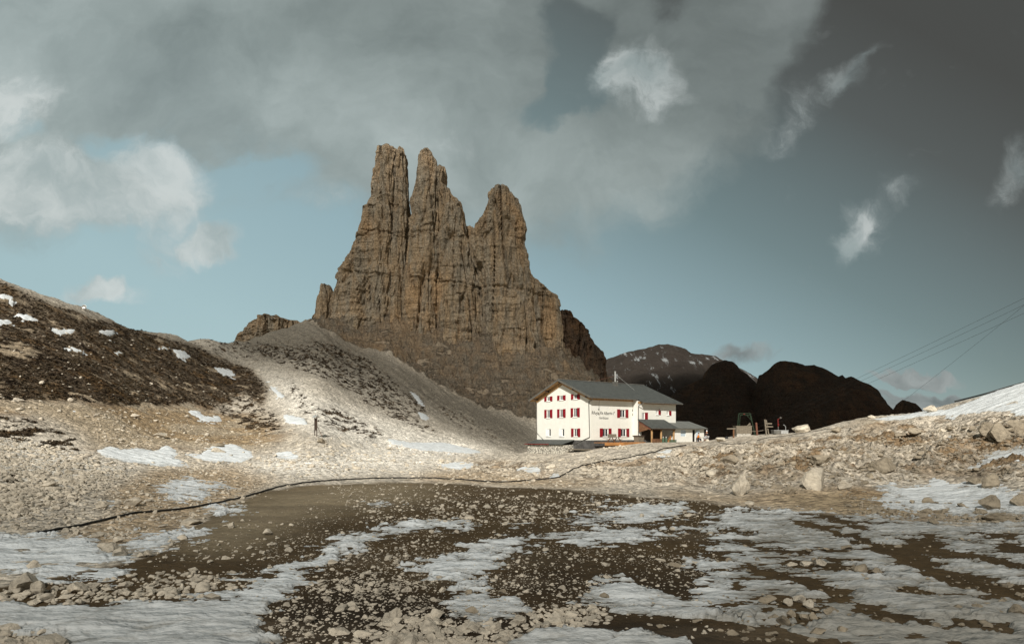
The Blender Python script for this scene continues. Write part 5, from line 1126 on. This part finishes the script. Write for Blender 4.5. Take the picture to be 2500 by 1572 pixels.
# ------------------------------------------------------------------ hoses and cables
def on_ground(lst, rad_, lift=.06, nn=8):
    pts_ = []
    for a, b_ in zip(lst, lst[1:]):
        for t_ in np.linspace(0, 1, 8, endpoint=False): pts_.append((a[0] + (b_[0] - a[0]) * t_, a[1] + (b_[1] - a[1]) * t_))
    pts_.append(lst[-1]); w3 = [hit(*q_)[0] for q_ in pts_]
    w3 = np.array(w3)
    for _ in range(3): w3[1:-1] = (w3[:-2] + w3[1:-1] * 2 + w3[2:]) / 4
    w3[:, 2] = [max(z_, ground_z(x_, y_) + .02) + lift for x_, y_, z_ in w3]
    return w3
HOSE = [(92,1304),(149,1294),(209,1283),(262,1270),(329,1254),(389,1250),(448,1244),(523,1231),(598,1214),(643,1201),(680,1189),(747,1179),(822,1173),(912,1168),(1024,1168),(1118,1171),(1155,1175),(1230,1178),(1323,1171),(1364,1167),(1383,1156),(1405,1143),(1435,1135),(1491,1126),(1550,1115),(1591,1108),(1618,1097),(1675,1088)]
o = MB().tube(list(on_ground(HOSE, .07)), .065, 8).build('hose', M['hose'], None, smooth=True); tag(o, 'long black water hose running from the left snow up to the hut', 'hose')
def crest(lst, lift):
    outp = []
    for a, b_ in zip(lst, lst[1:]):
        for q_ in np.linspace(a, b_, 6, endpoint=False): outp.append(q_)
    pts_ = []
    for q_ in outp + [lst[-1]]:
        i = int(np.argmin(abs(COLS - q_))); sub = PYn[i, r0:r1].copy(); sub[ROWS[r0:r1] > 125] = 9e9; j = int(np.argmin(sub)) + r0
        pts_.append((XX[i, j], ROWS[j], Z[i, j] + lift))
    pts_ = np.array(pts_)
    for _ in range(6): pts_[1:-1] = (pts_[:-2] + pts_[1:-1] * 2 + pts_[2:]) / 4
    return pts_
o = MB().tube(list(crest([2330, 2370, 2420, 2480, 2560], .16)), .10, 8).build('pipe', M['hose'], None, smooth=True); tag(o, 'black pipe along the snowy skyline at the right', 'pipe')
o = MB().tube(list(on_ground([(1849,1076),(1874,1069),(1899,1067),(1950,1060),(2000,1052),(2030,1048)], .03, .05)), .035, 6).build('cable', M['hose'], None); tag(o, 'thin black line lying on the crest beside the long pale boulder', 'cable', 'lines on the crest')
o = MB().tube(list(on_ground([(1752,1080),(1770,1084),(1790,1087),(1810,1084),(1825,1081)], .03, .05)), .035, 6).build('cable', M['hose'], None); tag(o, 'slack black line looping below the ropeway platform', 'cable', 'lines on the crest')
for lab, a, b_ in (('topmost thin ropeway cable crossing the right sky', (1828,1046,104), (2720,619.7,72)), ('second ropeway cable from the top in the right sky', (1830,1052,104), (2720,639,72)), ('third and lowest of the nearly parallel ropeway cables', (1838,1058,104), (2720,663,72)), ('steeper single cable crossing the other three', (2160,1013,116), (2720,566.7,72))):
    A_, B_ = P(*a), P(*b_); q_ = [A_ + (B_ - A_) * t_ - np.array((0, 0, .25 * 4 * t_ * (1 - t_))) for t_ in np.linspace(0, 1, 24)]
    o = MB().tube(q_, .014, 5).build('cable', M['hose'], None); tag(o, lab, 'cable', 'ropeway cables')

# ------------------------------------------------------------------ things on the crest right of the hut
def Q(px, py, Y=101): return P(px, py, Y)
t = empty('ropeway_gantry', Q(1820, 1060, 104), 0, label='green steel frame of the goods ropeway on the crest', cat='ropeway gantry')
L_ = lambda px, py, dy=0: tuple(P(px, py, 104 + dy) - P(1820, 1060, 104))
for nm, a, b_, w_ in (('leg', L_(1799, 1064), L_(1803.5, 1008), .10), ('leg', L_(1845, 1064), L_(1830, 1008), .11), ('leg', L_(1804, 1062, 2), L_(1807, 1013, 2), .08), ('leg', L_(1842, 1062, 2), L_(1833, 1012, 2), .1),
                      ('crossbeam', L_(1802, 1009), L_(1831, 1009), .1), ('crossbeam', L_(1806, 1013, 2), L_(1834, 1013, 2), .1), ('strut', L_(1824, 1014, 1), L_(1833, 1024, 1), .1), ('strut', L_(1803, 1009), L_(1806, 1012, 2), .1), ('strut', L_(1831, 1009), L_(1834, 1012, 2), .1)):
    MB().bar(a, b_, w_).build(nm, M['green'], t)
MB().tube([L_(1817, 1010, .4), L_(1817, 1010, 1.6)], .13, 12).build('pulley', M['redmetal'], t)
t = empty('plank_shed', Q(1812.5, 1060, 100.5), 0, label='weathered plank box of the ropeway station', cat='plank shed')
for k_ in range(6): MB().box(-1.14, 1.12, -.75, .7, .12 + k_ * .18, .28 + k_ * .18).build('plank', M['grey_wood'], t)
for x_ in (-1.05, -.3, .25, 1.0): MB().box(x_ - .06, x_ + .06, -.80, -.755, .05, 1.2).build('batten', M['grey_wood'], t)
MB().box(-1.2, 1.18, -.8, .8, 1.2, 1.25).build('lid', M['grey_wood'], t); MB().bar((.7, 0, 1.2), (1.1, 0, 1.65), .1).bar((1.1, 0, 1.2), (1.1, 0, 1.7), .1).build('lever', M['grey_wood'], t)
MB().box(-1.05, 1.05, -.7, .6, -.9, .10).build('base', M['concrete'], t)
t = empty('wooden_post', Q(1791, 1078, 97), 0, label='wooden post carrying a crossbeam left of the plank box', cat='post')
MB().box(-.09, .09, -.09, .09, -.3, 1.75).build('post', M['brown_wood'], t); MB().bar((-.95, 0, 1.85), (.25, 0, 1.86), .16).build('beam', M['grey_wood'], t)
t = empty('wooden_post', Q(1848, 1066, 101), 0, label='reddish leaning post right of the plank box with a rail', cat='post')
MB().bar((.06, 0, -.3), (-.12, 0, 2.1), .22).build('post', M['rust'], t); MB().bar((-.9, .1, .82), (0, .1, .80), .07).bar((0, .1, .80), (1.2, .1, 1.0), .06).build('rail', M['grey_wood'], t)
t = empty('signpost', Q(1872, 1068, 100), 0, label='tilted wooden signpost with two blank arms on the crest', cat='signpost')
MB().bar((.02, 0, -.4), (-.3, 0, 2.65), .17).bar((.45, .2, -.1), (-.02, .2, 2.6), .13).build('post', M['grey_wood'], t)
for z_, x1_ in ((2.05, .72), (1.6, .88)): MB().box(-.25, x1_, -.14, -.10, z_ - .08, z_ + .08).build('sign_arm', M['grey_wood'], t)
MB().bar((-.2, 0, 2.1), (.15, 0, 1.75), .07).build('brace', M['grey_wood'], t)
t = empty('ropeway_carrier', Q(1904, 1060, 101), 0, label='silver metal goods carrier with a red hanger on the crest', cat='goods carrier')
MB().box(-1.05, -.02, -.5, .6, .12, .56).build('body', M['zinc'], t); MB().box(0, 1.05, -.5, .6, .10, .56).build('side_panel', M['steel'], t); MB().box(-1.08, 1.08, -.55, .65, .56, .62).build('rim', M['steel'], t)
MB().bar((-.25, 0, .6), (-.25, 0, 1.15), .07).build('mast', M['zinc'], t); MB().bar((-.25, 0, 1.15), (-.3, 0, 2.25), .12).bar((-.3, 0, 2.2), (.1, 0, 2.45), .07).bar((-.3, 0, 1.7), (-.1, 0, 1.4), .06).build('hanger', M['redmetal'], t)
MB().tube([(.85, 0, .6), (.86, 0, 1.1), (.7, 0, 1.35), (.5, 0, 1.4)], .035, 6).build('handle', M['steel'], t); MB().tube([(.1, -.06, 2.45), (.1, .06, 2.45)], .14, 10).build('wheel', M['zinc'], t)
MB().box(-.9, -.7, -.3, .3, -.4, .12).box(.7, .9, -.3, .3, -.4, .12).build('skid', M['zinc'], t)
def sack(px, py, wd, ht, Y, mat, lab, name, cat, seed=0):
    v, f = HERO[seed % 6]; o = mesh_np(name, v * (wd / 2, .45, ht * .75), f, M[mat], smooth=True); o.location = P(px, py, Y); tag(o, lab, cat); return o
sack(1800, 1075, 2.2, .55, 97.5, 'tarp', 'white tarpaulin bundle left of the grey mound', 'tarpaulin', 'tarpaulin'); sack(1826, 1073, 1.5, .5, 97.5, 'tarp', 'smaller white tarpaulin bundle below the ropeway frame', 'tarpaulin', 'tarpaulin', 2)
sack(1812, 1076, 1.1, .5, 96.2, 'concrete', 'grey gravel mound between the white tarpaulins', 'gravel_mound', 'mound', 3)
t = empty('crate', Q(1839, 1076, 97), .1, label='small dark brown crate on the ground below the ropeway frame', cat='crate'); MB().box(-.4, .4, -.25, .25, 0, .3).build('box', M['brown_wood'], t); MB().box(-.43, .43, -.28, .28, .3, .34).build('lid', M['dark_wood'], t)
t = empty('rucksack', Q(1774, 1079, 97.5), 0, label='dark rucksack with a red flap standing by the white tarpaulin', cat='rucksack')
v, f = ico(3); mesh_np('bag', v * (.28, .2, .42) + (0, 0, .4), f, M['black_cloth'], t); mesh_np('flap', v * (.26, .22, .14) + (0, -.03, .16), f, M['redmetal'], t)
t = empty('blanket', Q(1741, 1077, 98.5), 0, label='red blanket spread on the ground right of the people', cat='blanket'); v, f = HERO[1]; mesh_np('cloth', v * (.65, .4, .12), f, M['redmetal'], t)
t = empty('bench', Q(1710, 1079, 98.3), 0, label='dark wooden table bench in front of the seated person', cat='bench')
MB().box(-.55, .75, -.2, .2, .62, .68).build('top', M['dark_wood'], t); MB().box(-.4, -.32, -.15, .15, -.1, .62).build('leg', M['dark_wood'], t); MB().box(.5, .58, -.15, .15, -.1, .62).build('leg', M['dark_wood'], t)
t = empty('stool', Q(1703.5, 1079, 98.0), 0, label='low seat under the person in orange', cat='stool'); MB().box(-.25, .25, -.2, .2, .36, .42).build('seat', M['brown_wood'], t)
for a in (-1, 1): MB().box(a * .18 - .03, a * .18 + .03, -.12, .12, -.1, .36).build('leg', M['brown_wood'], t)

def skin_body(name, joints, edges, mat, parent):
    me = bpy.data.meshes.new(name); me.from_pydata([j[0] for j in joints], edges, []); me.update()
    o = link(bpy.data.objects.new(name, me), parent); me.materials.append(mat)
    o.modifiers.new('s', 'SKIN'); sb = o.modifiers.new('d', 'SUBSURF'); sb.levels = sb.render_levels = 1
    if not me.skin_vertices: me.skin_vertices.new() if hasattr(me.skin_vertices, 'new') else None
    for i, j in enumerate(joints):
        me.skin_vertices[0].data[i].radius = (j[1], j[1] if len(j) < 3 else j[2])
    me.skin_vertices[0].data[0].use_root = True
    return o
def person(loc, rz, label, shirt, legs_mat, hair_mat, lean=.12):
    t = empty('person', loc, rz, label=label, cat='person')
    J = [((0, 0, .50), .15), ((0, -lean * .5, .72), .14), ((0, -lean, .98), .16), ((0, -lean * 1.1, 1.10), .055), ((0, -lean * 1.2, 1.20), .085), ((0, -lean * 1.25, 1.29), .095), ((0, -lean * 1.2, 1.37), .06),
         ((-.19, -lean, .98), .065), ((-.25, -.12, .76), .048), ((-.14, -.36, .72), .035), ((-.10, -.44, .72), .03),
         ((.19, -lean, .98), .065), ((.25, -.12, .76), .048), ((.14, -.36, .72), .035), ((.10, -.44, .72), .03),
         ((-.10, 0, .48), .10), ((-.13, -.42, .50), .07), ((-.13, -.44, .08), .045), ((-.13, -.58, .04), .04),
         ((.10, 0, .48), .10), ((.13, -.42, .50), .07), ((.13, -.44, .08), .045), ((.13, -.58, .04), .04)]
    E = [(0, 1), (1, 2), (2, 3), (3, 4), (4, 5), (5, 6), (2, 7), (7, 8), (8, 9), (9, 10), (2, 11), (11, 12), (12, 13), (13, 14), (0, 15), (15, 16), (16, 17), (17, 18), (0, 19), (19, 20), (20, 21), (21, 22)]
    skin_body('body', J, E, M['skin'], t)
    Js = [(a[0], a[1] + .018) for a in J]
    skin_body('jacket', [Js[1], ((0, 0, .56), .17), Js[2], Js[7], Js[8], ((-.17, -.30, .73), .05), Js[11], Js[12], ((.17, -.30, .73), .05)], [(0, 1), (0, 2), (2, 3), (3, 4), (4, 5), (2, 6), (6, 7), (7, 8)], M[shirt], t)
    skin_body('trousers', [Js[0], Js[15], Js[16], ((-.13, -.44, .12), .06), Js[19], Js[20], ((.13, -.44, .12), .06)], [(0, 1), (1, 2), (2, 3), (0, 4), (4, 5), (5, 6)], M[legs_mat], t)
    v, f = ico(3); vv = v * (.105, .11, .10) + (0, -lean * 1.2 + .025, 1.325); mesh_np('hair', vv, f, M[hair_mat], t)
    return t
person(tuple(Q(1703.5, 1079, 98.0) - np.array((0, 0, 0.02))), R(60), 'person in an orange jacket sitting at the corner of the annex', 'orange_cloth', 'black_cloth', 'hair')
person(tuple(Q(1727, 1078, 98.2) + np.array((0, 0, .22))), R(-60), 'person in dark clothes and pale cap sitting right of the annex', 'black_cloth', 'greycloth', 'tarp')
t = empty('rock_seat', Q(1727, 1078, 98.2) + np.array((0, .1, 0)), 0, label='pale block the dark clothed person sits on', cat='rock'); v, f = HERO[2]; mesh_np('block', v * (.42, .35, .55), f, M['stone'], t)
# rubble edging below the terrace
v, f = MIDR[0]
q_ = [(px_, 1092 + rng.uniform(-3, 5)) for px_ in np.linspace(1440, 1535, 70)]
w3 = np.array([hit(a, b_)[0] for a, b_ in q_]); merged('rubble', w3, rng.uniform(.12, .26, len(w3)), LOW, M['stone'], label='loose stones heaped under the timber deck')
